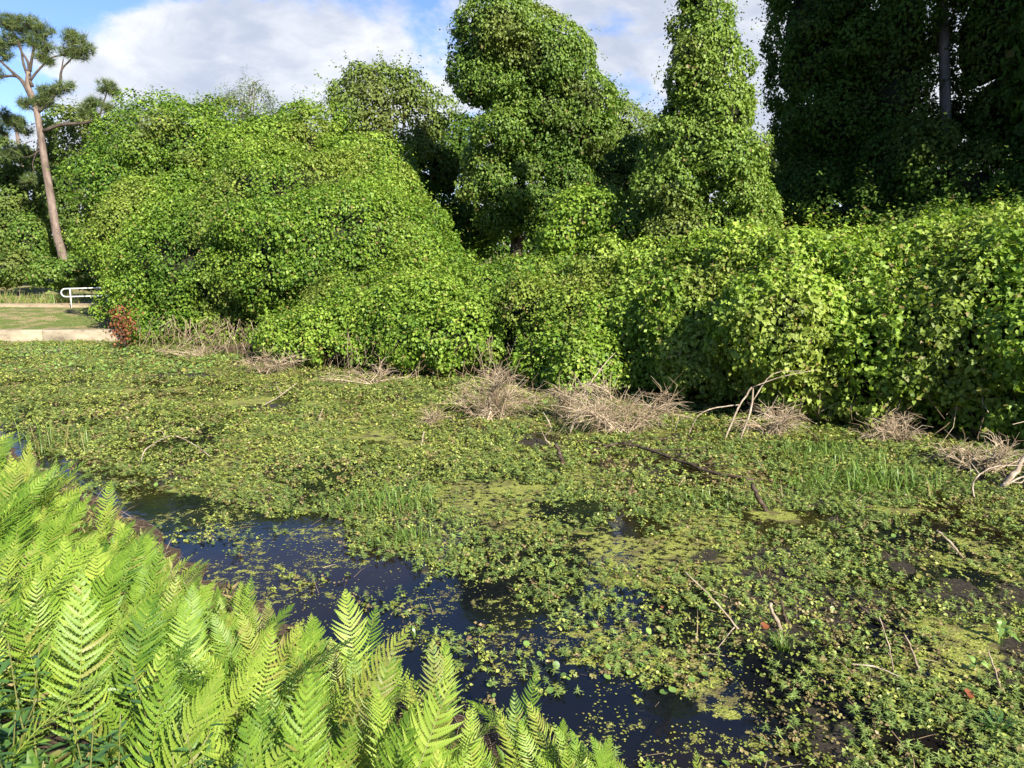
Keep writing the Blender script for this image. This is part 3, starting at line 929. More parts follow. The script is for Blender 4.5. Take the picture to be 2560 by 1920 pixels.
# ---- far left: trees, scrub, the pine
FL = [lobe(50, 560, 110, 110, 60, 4), lobe(30, 450, 60, 80, 60, 3), lobe(120, 490, 70, 100, 61, 3)]
b = at(60, 640, 60)
leafy('tree', 'dark rounded tree at the left edge, behind the pine trunk', 'tree', FL, M['mid'], base=(b[0], b[1], 1.0), crown='crown', leaf=0.22, lai=1.9, clump=0.6, per=22, amp=0.8, seed=31, gap=0.36, tone=0.0, trunk=[([b, at(70, 450, 60)], 0.2, 0.1)], sub=20, subr=(0.6, 1.4), shoots=0.3)
b = at(190, 640, 58)
limbs_tree('tree', 'open leafy tree with pale limbs, just right of the pine trunk', 'tree', (b[0], b[1], 1.0), 12,
           [lobe(175, 330, 60, 55, 58, 2.4), lobe(215, 400, 55, 70, 58, 2.4), lobe(150, 400, 40, 60, 58, 2), lobe(200, 500, 80, 90, 57, 2.8), lobe(235, 345, 35, 40, 58, 1.6), lobe(235, 560, 50, 80, 56, 2.4)],
           M['mid'], limb_n=12, leaf=0.22, lai=1.6, clump=0.55, per=20, amp=0.6, wave=0.6, gap=0.4, cull=-0.8, seed=32, sub=20, subr=(0.5, 1.1), shoots=0.4)
for i, (lb, lobes, mat) in enumerate([
    ('bright scrubby bush below the pine, left of the handrail', [lobe(150, 680, 90, 38, 48, 2), lobe(215, 675, 50, 48, 47, 2)], 'vine_tree'),
    ('grey-green bush at the far left edge', [lobe(20, 670, 80, 45, 50, 2), lobe(-60, 650, 80, 60, 50, 2)], 'mid'),
    ('shrubby sapling in front of the dark rounded tree at left', [lobe(75, 600, 45, 70, 52, 1.6), lobe(80, 655, 50, 45, 52, 1.6)], 'vine_tree'),
    ('dark bush tucked against the left end of the broad thicket', [lobe(265, 620, 38, 80, 42, 1.6), lobe(270, 560, 35, 60, 42, 1.6)], 'mid'),
]):
    leafy('bush', lb, 'bush', lobes, M[mat], leaf=0.18, lai=2.0, clump=0.45, per=22, amp=0.35, seed=70 + i, gap=0.3, bottom=0.3, shoots=0.3)

# far belt of trees that closes the horizon
BL = [(np.array((x, 95 + 10 * math.sin(x * 0.7), 3.0)), np.array((7.5, 4, 4.5 + 1.5 * math.sin(x * 1.3)))) for x in np.arange(-110, 111, 8.5)]
V, T, C = clump_foliage(BL, leaf=0.9, lai=2.6, clump=1.6, per=18, amp=1.0, wave=0.3, seed=80, bottom=0.3)
wd = link('distant_wood', tri_mesh('distant_wood', V, T, C), M['deep'], kind='stuff', label='distant dark belt of woodland behind all the trees', cat='woodland')


def pine(px_scale, ox, oy, d, limbs, clumps, trunk, r0, r1, name, label):
    cv = lambda p: at(ox + p[0] * px_scale, oy + p[1] * px_scale, d + (p[2] if len(p) > 2 else 0))
    base = cv(trunk[0])
    base[2] = gz(base[0], base[1])
    th = thing(name, label, 'tree', tuple(base))
    mb = MB()
    q = spline([base - (0, 0, 0.2)] + [cv(p) for p in trunk], 30)
    mb.tube(q, np.linspace(r0, r1, len(q)) * (1 + 0.1 * (fbm(q * 1.3, 3, 2) - 0.5)), 12)
    link('trunk', mb.mesh('trunk', base, True), M['pine_bark'], th)
    for pts, a_, b_ in limbs:
        mb = MB()
        q = spline([cv(p) for p in pts], 12)
        mb.tube(q, np.linspace(a_, b_, len(q)), 6)
        link('limb', mb.mesh('limb', base, True), M['pine_limb'], th)
    cP, tw = [], MB()
    for (x, y, r, *dz) in clumps:
        c = cv((x, y, *(dz or [0])))
        rw = r * px_scale * d / F * 0.92
        n = int(80 * max(rw, 0.4) ** 2) + 22
        u = rdir(n) * (RNG.random((n, 1)) ** 0.4)
        p = c + u * np.array((rw * 1.05, rw * 0.95, rw * 0.75))
        cP.append(p)
        for k in range(0, n, 3):                     # twigs that carry the tufts
            tw.tube(np.array([c - (0, 0, rw * 0.5), (c + p[k]) / 2 - (0, 0, rw * 0.15), p[k]]), (0.035, 0.022, 0.01), 4)
    link('twigs', tw.mesh('twigs', base), M['pine_limb'], th, kind='stuff')
    P = np.concatenate(cP)
    n = len(P)
    per = 22
    k = np.repeat(np.arange(n), per)
    ax = unit(rdir(n) * 0.7 + np.array((0, 0, 0.6)))
    dr = unit(ax[k] * 0.55 + rdir(n * per))
    Vt = np.array([(-0.026, 0, 0), (0.026, 0, 0), (0, 1, 0)])
    tint = np.stack([np.clip(np.repeat(RNG.normal(0.5, 0.2, n), per) + RNG.normal(0, 0.12, n * per), 0, 1), (RNG.random(n * per) < 0.03) * 0.8, np.zeros(n * per)], 1)
    V, T, C = scatter(Vt, np.array([(0, 1, 2)]), P[k], rdir(n * per), dr, RNG.uniform(0.30, 0.50, n * per), tint)
    link('needles', tri_mesh('needles', V - base, T, C), M['needle'], th, kind='stuff')
    return th


Z1 = 640 / 1180
pine(Z1, 0, 0, 50,
     [([(165, 500), (110, 385), (60, 335), (0, 280), (-40, 250)], 0.16, 0.04), ([(125, 395), (75, 352), (10, 355), (-50, 370)], 0.12, 0.03),
      ([(135, 350), (130, 290), (95, 230), (60, 160)], 0.12, 0.03), ([(138, 330), (150, 250), (165, 190), (160, 140)], 0.10, 0.03),
      ([(140, 370), (180, 320), (240, 265), (300, 255)], 0.09, 0.03), ([(150, 400), (110, 300), (90, 200), (40, 120)], 0.11, 0.03),
      ([(170, 520), (235, 465), (275, 385), (285, 320), (330, 270), (360, 215)], 0.12, 0.03), ([(285, 320), (288, 295), (292, 272)], 0.05, 0.03),
      ([(200, 605), (280, 575), (400, 565), (455, 535), (478, 470), (500, 405)], 0.12, 0.03), ([(175, 530), (130, 490), (90, 480)], 0.06, 0.02),
      ([(170, 500), (220, 450), (300, 405)], 0.06, 0.02), ([(185, 600), (170, 690), (150, 760), (165, 800)], 0.06, 0.02), ([(190, 690), (140, 720), (100, 725)], 0.05, 0.02), ([(215, 840), (250, 825), (300, 818)], 0.04, 0.02)],
     [(25, 105, 60), (85, 115, 62), (150, 110, 62), (205, 150, 50), (60, 185, 52), (150, 190, 52), (215, 215, 45), (0, 200, 50), (20, 250, 40), (190, 260, 32), (225, 285, 22),
      (345, 180, 55), (390, 225, 45), (310, 235, 42), (355, 250, 45), (330, 160, 35), (300, 400, 42), (255, 420, 40), (205, 420, 38), (180, 470, 42), (115, 478, 40), (220, 470, 30),
      (405, 490, 36), (440, 470, 32), (490, 400, 42), (520, 420, 30), (500, 500, 30), (430, 530, 26), (385, 530, 24), (20, 530, 42, 4), (75, 560, 48, 4), (115, 600, 42, 4), (10, 600, 40, 4), (40, 700, 48, 5), (110, 700, 38, 5), (140, 830, 36, 3), (-20, 340, 40)],
     [(290, 1190), (262, 1080), (232, 900), (205, 740), (190, 640), (172, 530), (152, 450), (128, 390), (132, 330)], 0.29, 0.13,
     'pine_tree', 'tall leaning pine with a bare reddish trunk and tufted crown at the left')
pine(Z1, 0, 0, 66, [([(85, 620), (60, 590), (30, 570)], 0.08, 0.02), ([(95, 690), (120, 660), (150, 650)], 0.08, 0.02)],
     [(80, 560, 36), (30, 560, 40), (10, 640, 40), (30, 740, 45), (110, 740, 36), (60, 800, 40)],
     [(130, 1150), (120, 950), (105, 800), (88, 680), (75, 590), (70, 560)], 0.26, 0.1, 'pine_tree', 'slimmer second pine further back, left of the leaning pine')

# ------------------------------------------------------------------ ledge, path, handrail
ang = math.atan(0.045)
wb = MB()
x0, x1 = -46.0, -15.2
cx = (x0 + x1) / 2
root = thing('concrete_ledge', 'low weathered concrete ledge across the head of the canal, at the left', 'wall', (cx, end_y(cx), 0))
segs = np.linspace(x0, x1, 9)
for i in range(8):
    mb = MB()
    c = (segs[i] + segs[i + 1]) / 2
    mb.box((c - cx, end_y(c) - end_y(cx) + 0.2, 0.02), (segs[i + 1] - segs[i] - 0.025, 0.42, 0.86), rz=ang)
    me = mb.mesh('panel')
    o = link('panel', me, M['concrete'], root)
    bv = o.modifiers.new('b', 'BEVEL')
    bv.width = 0.02
pb_ = MB()
pth = [(-60, 41.8), (-40, 41.2), (-24, 40.6), (-12, 40.0)]
V, T = [], []
for i, (x, y) in enumerate(pth):
    V += [(x, y - 0.55, gz(x, y - 0.55) + 0.09), (x, y + 0.75, gz(x, y + 0.75) + 0.10), (x, y - 0.55, -0.2)]
for i in range(len(pth) - 1):
    a0 = i * 3
    T += [(a0, a0 + 3, a0 + 1), (a0 + 1, a0 + 3, a0 + 4), (a0 + 2, a0 + 5, a0), (a0, a0 + 5, a0 + 3)]
pb_.add(V, T)
link('path', pb_.mesh('path'), M['path'], kind='structure')

D_R = 39.6
rl, rr_ = at(163, 722, D_R), at(330, 712, D_R - 0.3)
zl = gz(rl[0], rl[1])
hb = np.array((rl[0], rl[1], zl))
hr = thing('handrail', 'white two-rail pipe handrail with a rounded end beside the path', 'handrail', tuple(hb))
up_ = np.array((0, 0, 1.0))
zt, zb = rl[2], at(163, 742, D_R)[2]
mb = MB()
dirr = unit(rr_ - rl)
dirr[2] *= 0.5
arc = [np.array((rl[0], rl[1], (zt + zb) / 2)) + np.array((-math.sin(q) * (zt - zb) * 0.55, 0, math.cos(q) * (zt - zb) / 2)) for q in np.linspace(0, math.pi, 9)]
top = [np.array((rl[0], rl[1], zt)) + dirr * s for s in (4.2, 2.0, 0.4)]
bot = [np.array((rl[0], rl[1], zb)) + dirr * s for s in (0.4, 2.0, 4.2)]
mb.tube(np.array(top + arc + bot), 0.034, 8)
link('rail', mb.mesh('rail', hb, True), M['white'], hr)
for s in (0.25, 2.2, 4.1):
    mb = MB()
    p = np.array((rl[0], rl[1], 0)) + dirr * s
    mb.tube(np.array([(p[0], p[1], zl - 0.1), (p[0], p[1], zt + dirr[2] * s)]), 0.030, 8)
    link('post', mb.mesh('post', hb, True), M['white'], hr)

# ------------------------------------------------------------------ pond plants
def pond_points(n_try, ymin=4.0, ymax=31.0, power=1.35):
    """places on the mat, denser towards the camera"""
    u = RNG.random(n_try)
    a_, b_ = ymin ** (2 - power), ymax ** (2 - power)
    Y = (a_ + u * (b_ - a_)) ** (1 / (2 - power))
    X = RNG.uniform(-1, 1, n_try) * (0.74 * Y + 1.6) + 0.5
    ok = (near_s(X, Y) > 0) & (Y < np.where(X < -15.4, end_y(X) - 0.1, far_y(X) + 0.9))
    return X[ok], Y[ok]


# feathery whorls
X, Y = pond_points(58000)
dn = mat_density(X, Y) * np.interp(Y, [5, 9, 13], [.72, .8, 1.0]) * (0.35 + 1.0 * sstep(fbm2(X * 0.6, Y * 0.6, 71, 2), 0.35, 0.6))
ok = RNG.random(len(X)) < dn
X, Y = X[ok], Y[ok]
n = len(X)
ht = RNG.uniform(0.02, 0.095, n)
tone = np.clip(RNG.normal(0.5, 0.2, n), 0, 1)
lean = RNG.normal(size=(n, 2)) * 0.35
Ps, Ds, Ss, Cs = [], [], [], []
Ym = np.clip(Y / 9.0, 1.0, 1.6)
for lev in range(3):
    for q in range(6):
        a_ = q * math.pi / 3 + lev * 0.5 + RNG.uniform(-.3, .3, n)
        el = 0.25 + 0.45 * lev
        z = ht * (0.5 + 0.5 * lev / 2)
        Ps.append(np.stack([X + lean[:, 0] * z, Y + lean[:, 1] * z, z], 1))
        Ds.append(np.stack([np.cos(a_) * math.cos(el), np.sin(a_) * math.cos(el), np.full(n, math.sin(el))], 1))
        Ss.append((0.056 - 0.009 * lev) * RNG.uniform(0.7, 1.25, n) * Ym)
        Cs.append(np.stack([np.clip(tone + 0.12 * (lev - 1), 0, 1), (RNG.random(n) < 0.05) * 0.8, tone], 1))
P, D, S, C = map(np.concatenate, (Ps, Ds, Ss, Cs))
FV = np.array([(-0.13, 0.0, 0), (0.13, 0.0, 0), (0.0, 1.0, 0)])
V, T, C = scatter(FV, np.array([(0, 1, 2)]), P, np.array((0, 0, 1.0)) + D * 0.1 + RNG.normal(size=P.shape) * 0.2, D, S, C)
link('feathery_water_weed', tri_mesh('feathery_water_weed', V, T, C), M['feather'], kind='stuff', label='feathery blue-green water weed in the floating mat', cat='water weed')

# small-leaved sprigs
X, Y = pond_points(80000)
ok = RNG.random(len(X)) < mat_density(X, Y) * np.interp(Y, [5, 9, 13], [.7, .85, 1.1])
X, Y = X[ok], Y[ok]
n = len(X)
per = 7
k = np.repeat(np.arange(n), per)
ya = RNG.uniform(0, 6.28, n)
ln = RNG.uniform(0.06, 0.17, n) * np.clip(Y / 10, 1, 1.5)
tt = np.tile(np.linspace(0.1, 1.0, per), n)
el = RNG.uniform(0.05, 0.8, n)
sx = X[k] + np.cos(ya[k]) * ln[k] * tt * np.cos(el[k])
sy = Y[k] + np.sin(ya[k]) * ln[k] * tt * np.cos(el[k])
sz = 0.008 + ln[k] * tt * np.sin(el[k]) * 0.8
side = np.tile(np.array([1, -1] * 4)[:per], n)
la = ya[k] + side * RNG.uniform(0.6, 1.4, n * per)
D = np.stack([np.cos(la), np.sin(la), RNG.uniform(0.0, 0.6, n * per)], 1)
tone = np.clip(RNG.normal(0.5, 0.22, n) + 0.8 * (fbm2(X * 1.3, Y * 1.3, 77, 2) - 0.5), 0, 1)
dryp = (RNG.random(n) < 0.14 + 0.45 * sstep(fbm2(X * 1.1, Y * 1.1, 79, 3), 0.55, 0.7)) * RNG.uniform(0.5, 1.0, n)
tint = np.stack([np.clip(tone[k] + RNG.normal(0, 0.12, n * per), 0, 1), dryp[k], tone[k]], 1)
V, T, C = scatter(KITE_V, KITE_T, np.stack([sx, sy, sz], 1), np.array((0, 0, 1.0)) + RNG.normal(size=(n * per, 3)) * 0.45, D, RNG.uniform(0.022, 0.046, n * per) * np.clip(Y[k] / 10, 1, 1.6), tint)
link('floating_sprigs', tri_mesh('floating_sprigs', V, T, C), M['sprig'], kind='stuff', label='small yellow-green leafy sprigs of the floating mat', cat='water plants')

# round pennywort leaves on stalks
X, Y = pond_points(15000, power=1.7)
pn = sstep(fbm2(X * 0.9, Y * 0.9, 83, 3), 0.44, 0.62) * (0.5 + 0.9 * sstep(X, -2, 2))
ok = RNG.random(len(X)) < np.clip(mat_density(X, Y) * 0.75 + 0.02, 0, 1) * pn * np.interp(Y, [5, 9, 12], [1, .8, .35])
X, Y = X[ok], Y[ok]
far_patch = RNG.random((2600, 2)) * (11.0, 8.0) + (-19.0, 22.6)     # bright patch in front of the ledge
fx, fy_ = far_patch[:, 0], far_patch[:, 1]
okf = (fy_ < np.where(fx < -15.4, end_y(fx) - 0.2, far_y(fx) - 0.1)) & (fbm2(fx * 0.6, fy_ * 0.6, 85, 2) > 0.4)
X, Y = np.concatenate([X, fx[okf]]), np.concatenate([Y, fy_[okf]])
n = len(X)
rad = RNG.uniform(0.012, 0.036, n) * np.clip(Y / 11, 1, 1.7)
an = np.linspace(0, 2 * math.pi, 9, endpoint=False)
PV = np.vstack([[(0, 0, -0.15)], np.stack([np.cos(an), np.sin(an), 0.06 * np.cos(3 * an)], 1)])
PT = np.array([(0, 1 + i, 1 + (i + 1) % 9) for i in range(9)])
hz = RNG.uniform(0.01, 0.09, n)
tint = np.stack([np.clip(RNG.normal(0.5, 0.2, n), 0, 1), (RNG.random(n) < 0.05) * 0.9, hz], 1)
pn_P = np.stack([X, Y, hz], 1)
V, T, C = scatter(PV, PT, pn_P, np.array((0.1, -0.15, 1.0)) + RNG.normal(size=(n, 3)) * 0.3, rdir(n), rad, tint)
link('pennywort_leaves', tri_mesh('pennywort_leaves', V, T, C), M['penny'], kind='stuff', label='round bright green pennywort leaves dotted over the mat', cat='water plants')

# loose duckweed flecks in the channel and between the plants
X, Y = pond_points(90000, power=1.75)
ow = open_water(X, Y)
pr = np.where(ow > 0.5, 0.012 + 1.0 * sstep(fbm2(X * 2.1, Y * 2.1, 63, 4), 0.44, 0.58), 0.45)
pr = pr * (0.25 + 0.75 * sstep(fbm2(X * 9, Y * 9, 91, 2), 0.42, 0.55))
ok = RNG.random(len(X)) < pr
X, Y = X[ok], Y[ok]
n = len(X)
HV = np.stack([np.cos(an[:9:2]), np.sin(an[:9:2]), np.zeros(5)], 1)
HT = np.array([(0, 1, 2), (0, 2, 3), (0, 3, 4)])
tint = np.stack([np.clip(RNG.normal(0.5, 0.25, n), 0, 1), (RNG.random(n) < 0.18) * RNG.random(n), np.zeros(n)], 1)
V, T, C = scatter(HV, HT, np.stack([X, Y, RNG.uniform(0.004, 0.008, n)], 1), np.array((0, 0, 1.0)) + RNG.normal(size=(n, 3)) * 0.06, rdir(n), RNG.uniform(0.004, 0.0115, n) * np.clip(Y / 8, 1, 1.8), tint)
link('duckweed_flecks', tri_mesh('duckweed_flecks', V, T, C), M['duck'], kind='stuff', label='pale yellow-green duckweed flecks drifting on the dark water', cat='duckweed')

# brown stalk litter lying in the mat
X, Y = pond_points(9000, power=1.5)
ok = RNG.random(len(X)) < 0.35 * np.clip(mat_density(X, Y) + 0.15, 0, 1)
X, Y = X[ok], Y[ok]
n = len(X)
LV = np.array([(-0.012, 0, 0), (0.012, 0, 0), (0.010, 0.5, 0.05), (-0.010, 0.5, 0.05), (0.0, 1, 0.0)])
LT = np.array([(0, 1, 2), (0, 2, 3), (3, 2, 4)])
D = rdir(n) * np.array((1, 1, 0.25)) + np.array((0, 0, 0.12))
tint = np.stack([RNG.random(n) * 0.45, (RNG.random(n) < 0.6) * 0.9, np.zeros(n)], 1)
V, T, C = scatter(LV, LT, np.stack([X, Y, RNG.uniform(0.012, 0.04, n)], 1), np.array((0, 0, 1.0)) + RNG.normal(size=(n, 3)) * 0.5, D, RNG.uniform(0.08, 0.34, n), tint)
link('stalk_litter', tri_mesh('stalk_litter', V, T, C), M['dead'], kind='stuff', label='broken brown stalks scattered through the floating mat', cat='litter')


# ------------------------------------------------------------------ sticks, logs
def stick(name, label, pts, r0, r1, mat='driftwood', twigs=(), cat='stick', sides=7):
    """pts: (px, py, height above water or None for a given distance)"""
    q = spline(pts, 14)
    base = q[0].copy()
    base[2] = 0
    rad = np.linspace(r0, r1, len(q)) * RNG.uniform(0.85, 1.15, len(q))
    q = q + RNG.normal(size=q.shape) * r0 * 0.25
    th = thing(name, label, cat, tuple(base))
    mb = MB()
    mb.tube(q, rad, sides)
    link('stem', mb.mesh('stem', base, True), M[mat], th)
    for tw in twigs:
        i, dv, ln, rr0 = tw
        s = q[int(i * (len(q) - 1))]
        e = s + np.asarray(dv, float) * ln
        m = (s + e) / 2 + RNG.normal(size=3) * ln * 0.08
        mb = MB()
        t_ = spline([s, m, e], 6)
        mb.tube(t_, np.linspace(rr0, rr0 * 0.4, len(t_)), 5)
        link('twig', mb.mesh('twig', base, True), M[mat], th)
    return th


def up_from(px, py, px2, py2, below=0.1, dy=0.0):
    """a stick standing in the water at (px,py) whose tip shows at (px2,py2)"""
    b_ = gp(px, py)
    t_ = at(px2, py2, b_[1] + dy)
    return [b_ - (t_ - b_) * 0.15, b_, (b_ + t_) / 2 + RNG.normal(size=3) * 0.012, t_]


stick('stick', 'long pale bare stick slanting out of the water plants, right of centre', up_from(1845, 1572, 1713, 1430, dy=0.1), 0.011, 0.006)
stick('stub', 'short thick broken stub with a forked foot beside the rust-brown leaf', up_from(1955, 1576, 1926, 1509), 0.022, 0.016, twigs=[(0.3, (0.3, -0.1, -0.4), 0.12, 0.012)])
stick('stub', 'short dark stub just behind the forked pale stub', up_from(1966, 1556, 1953, 1502), 0.018, 0.014, 'wet_wood')
stick('stick', 'thin upright grey stick in the lower right mat', up_from(2234, 1682, 2199, 1543), 0.009, 0.005, twigs=[(0.6, (-0.4, 0, 0.6), 0.08, 0.004)])
stick('stub', 'pale splintered stub right of the thin upright stick', up_from(2297, 1675, 2262, 1586), 0.016, 0.005, twigs=[(0.5, (0.4, 0, 0.5), 0.07, 0.005), (0.3, (-0.5, 0, 0.1), 0.1, 0.006)])
stick('stick', 'pale split stick leaning in the mat near the right edge', up_from(2405, 1394, 2341, 1325, dy=0.2), 0.018, 0.011, twigs=[(0.4, (-0.5, 0.2, 0.5), 0.25, 0.007)])
stick('stub', 'slim pale stub at the lower right, near the broad-leaved water plant', up_from(2503, 1726, 2470, 1626), 0.012, 0.006)
stick('stub', 'dark weathered stump leaning left in the yellow duckweed', up_from(1914, 1278, 1883, 1212), 0.042, 0.032, 'wet_wood', twigs=[(0.2, (0.6, 0, 0.5), 0.3, 0.012)])
stick('branch', 'thick bleached branch slanting up at the right edge', [gp(2505, 1222) - (0, 0, .1), at(2511, 1215, 11.45), at(2540, 1175, 11.5), at(2600, 1100, 11.6)], 0.05, 0.035, twigs=[(0.3, (0.8, 0, 0.3), 0.7, 0.02), (0.5, (0.6, 0.2, 0.1), 0.6, 0.014), (0.2, (0.9, -0.1, -0.1), 0.5, 0.014)], cat='branch')
stick('branch', 'thin crooked bleached branch arching left of the thick bleached branch', [gp(2438, 1262) - (0, 0, .1), at(2437, 1250, 10.9), at(2433, 1207, 10.9), at(2460, 1178, 10.95), at(2501, 1164, 11.0), at(2560, 1163, 11.2)], 0.016, 0.008, twigs=[(0.6, (-0.5, 0, 0.5), 0.5, 0.008)], cat='branch')
stick('log', 'long dark drifted bough lying half sunk behind the yellow duckweed', [gp(1480, 1130) + (0, 0, 0.03), gp(1565, 1121) + (0, 0, .09), gp(1680, 1157) + (0, 0, .08), gp(1770, 1184) + (0, 0, 0.05), gp(1885, 1204) + (0, 0, 0.02)], 0.022, 0.032, 'wet_wood', cat='log',
      twigs=[(0.25, (0.9, -0.3, 0.15), 1.3, 0.016), (0.4, (0.9, -0.2, 0.1), 1.1, 0.014), (0.15, (-0.8, 0.1, 0.1), 0.9, 0.012), (0.6, (0.9, -0.1, 0.05), 0.9, 0.012), (0.3, (0.5, 0.4, 0.4), 0.6, 0.01), (0.5, (0.8, -0.5, 0.12), 0.8, 0.01), (0.75, (0.9, -0.35, 0.15), 0.5, 0.01), (0.1, (0.9, 0.1, 0.1), 1.0, 0.012)])
stick('log', 'thin dark half-sunk limb in the mat left of the thin upright stick', [gp(2118, 1497) + (0, 0, .03), gp(2180, 1550) + (0, 0, .035), gp(2266, 1607) + (0, 0, .015)], 0.018, 0.014, 'wet_wood', cat='log')
stick('log', 'brown stick lying flat in the mat at the lower right', [gp(2125, 1670) + (0, 0, .04), gp(2190, 1682) + (0, 0, .05), gp(2260, 1705) + (0, 0, .03)], 0.008, 0.006, 'driftwood')
stick('twig', 'thin arching dead branch lying on the mat at left centre', [gp(352, 1160), at(366, 1122, gp(352, 1160)[1]), gp(430, 1118) + (0, 0, .22), gp(480, 1128) + (0, 0, .15), gp(528, 1146) + (0, 0, .02)], 0.014, 0.007, twigs=[(0.5, (-0.6, 0, 0.1), 0.6, 0.006), (0.7, (0.5, 0.1, 0.3), 0.4, 0.006)])
stick('twig', 'pale twig lying slantwise on the far left mat', [gp(652, 1020) + (0, 0, .03), gp(700, 1000) + (0, 0, .1), gp(745, 980) + (0, 0, .25)], 0.018, 0.01, twigs=[(0.6, (-0.3, 0, 0.6), 0.5, 0.008)])
stick('twig', 'small upright brown twig in the left middle of the mat', up_from(796, 1055, 808, 1022), 0.016, 0.008, twigs=[(0.4, (0.5, 0, 0.4), 0.25, 0.008)])
stick('stub', 'dark ragged stump in the mat below the dead bushes', up_from(1408, 1160, 1392, 1112), 0.05, 0.035, 'wet_wood', twigs=[(0.5, (-0.5, 0, 0.5), 0.3, 0.014)])
stick('stick', 'curved pale stick leaning left above the dark ragged stump', [gp(1378, 1115), at(1362, 1092, 14.1), at(1378, 1070, 14.1), at(1358, 1030, 14.2)], 0.016, 0.008, twigs=[(0.3, (-0.3, 0, 0.7), 0.35, 0.008)])
stick('stick', 'short dark stick standing at the left of the middle mat', up_from(1052, 1118, 1060, 1078), 0.016, 0.009)
stick('stick', 'thin pale stick leaning over the mat in the lower middle', [gp(1836, 1572) + (0, 0, .02), gp(1790, 1640) + (0, 0, .06), gp(1752, 1570) + (0, 0, 0.1)][:2], 0.006, 0.004)
stick('stick', 'leaning pole-thin branch between the two largest dead bushes', [gp(1424, 1088), at(1448, 1017, 15.2), at(1479, 950, 15.5), at(1538, 882, 15.9)], 0.022, 0.008,
      twigs=[(0.6, (-0.5, 0, 0.7), 0.6, 0.008), (0.8, (0.6, 0, 0.5), 0.5, 0.006), (0.7, (-0.7, 0, 0.3), 0.5, 0.006), (0.9, (-.4, 0, .7), .5, .005), (0.45, (0.6, 0, 0.6), 0.5, 0.007)])
stick('branch', 'forked bleached branch with a bent-over tip, in front of the right hedge', [gp(1850, 1098), at(1876, 1026, 14.7), at(1882, 970, 14.7), at(1866, 988, 14.65), at(1836, 1040, 14.6), gp(1812, 1100)], 0.022, 0.016, cat='branch',
      twigs=[(0.35, (0.8, 0, 0.5), 1.2, 0.014), (0.5, (0.9, 0, 0.25), 1.4, 0.012), (0.2, (0.7, 0, 0.6), 0.8, 0.01)])
stick('branch', 'long arching bleached branch bowing down to the left in front of the right hedge', [at(1850, 1012, 14.8), at(1782, 1021, 14.8), at(1741, 1044, 14.75), gp(1722, 1090)], 0.014, 0.008, cat='branch')


# dead bushes of tan twigs at the water's edge
def dead_bush(label, px, py, w_px, h_px, n, seed, lean=0.0, group='tan dead bushes at the far waterline'):
    rr = random.Random(seed)
    b_ = gp(px, py)
    sc = b_[1] / F
    W, H = w_px * sc / 2, h_px * sc * 0.86
    th = thing('dead_bush', label, 'bush', tuple(b_), group)
    main, tw = [], MB()
    for i in range(max(6, n // 16)):
        mb = MB()
        tipx = rr.uniform(-1, 1)
        e = np.array((tipx * W * 1.1 + lean * H, rr.uniform(-.5, .5) * W, H * rr.uniform(0.35, 1.0) * (1 - 0.5 * tipx ** 2)))
        s = np.array((rr.uniform(-.25, .25) * W, rr.uniform(-.15, .15) * W, -0.05))
        m = s * 0.5 + e * 0.5 + np.array((rr.uniform(-.15, .15), 0, rr.uniform(0, .25) * H))
        q = spline([s, m, e], 10)
        mb.tube(q, np.linspace(0.016, 0.004, len(q)), 5, (rr.random(), 0, 0))
        link('stem', mb.mesh('stem'), M['dead'], th)
        main.append(q)
    for i in range(n * 3):
        q = main[rr.randrange(len(main))]
        j = rr.randrange(2, len(q) - 1)
        s = q[j]
        L = rr.uniform(0.15, 0.6) * (0.5 + 0.5 * H)
        dv = unit(q[j + 1] - q[j]) * 0.45 + np.array((rr.gauss(0, .85), rr.gauss(0, 0.5), rr.gauss(-0.05, 0.5)))
        dv /= np.linalg.norm(dv)
        e = s + dv * L
        e[2] = max(e[2], 0.02)
        m = (s + e) / 2 + np.array((rr.gauss(0, .06), 0, rr.uniform(-.02, .12))) * L * 2
        tw.tube(np.array([s, m, e]), (0.0052, 0.004, 0.0025), 3, (min(1, max(0, rr.gauss(0.5, .25))), 0.0 if rr.random() > .35 else .8, 0), cap=False)
    link('twigs', tw.mesh('twigs'), M['dead'], th, kind='stuff')


dead_bush('largest tan dead bush of fine twigs, at the foot of the hedge right of centre', 1560, 1085, 300, 165, 330, 1, 0.15)
dead_bush('tan dead bush left of the leaning pole-thin branch, tall and sprawling', 1225, 1050, 250, 165, 260, 2, 0.1)
dead_bush('small tan dead bush between the two largest ones', 1420, 1050, 130, 110, 110, 3, 0.1)
dead_bush('low tan dead bush far left, under the broad thicket', 675, 935, 170, 75, 140, 4)
dead_bush('flat tangle of dead twigs right of the forked bleached branch', 1930, 1085, 170, 100, 130, 5)
dead_bush('tangle of bleached twigs by the right edge', 2450, 1180, 240, 100, 130, 6, 0.2)
dead_bush('thin reddish dead tangle under the middle of the right hedge', 2250, 1100, 220, 90, 110, 7)
dead_bush('sparse dead twigs under the left part of the middle hedge', 930, 960, 240, 70, 90, 8)
dead_bush('short dead tangle at the far left foot of the broad thicket', 500, 895, 200, 45, 70, 9)
dead_bush('small dead tangle low in the mat left of the tall sprawling dead bush', 1085, 1062, 70, 50, 40, 10)

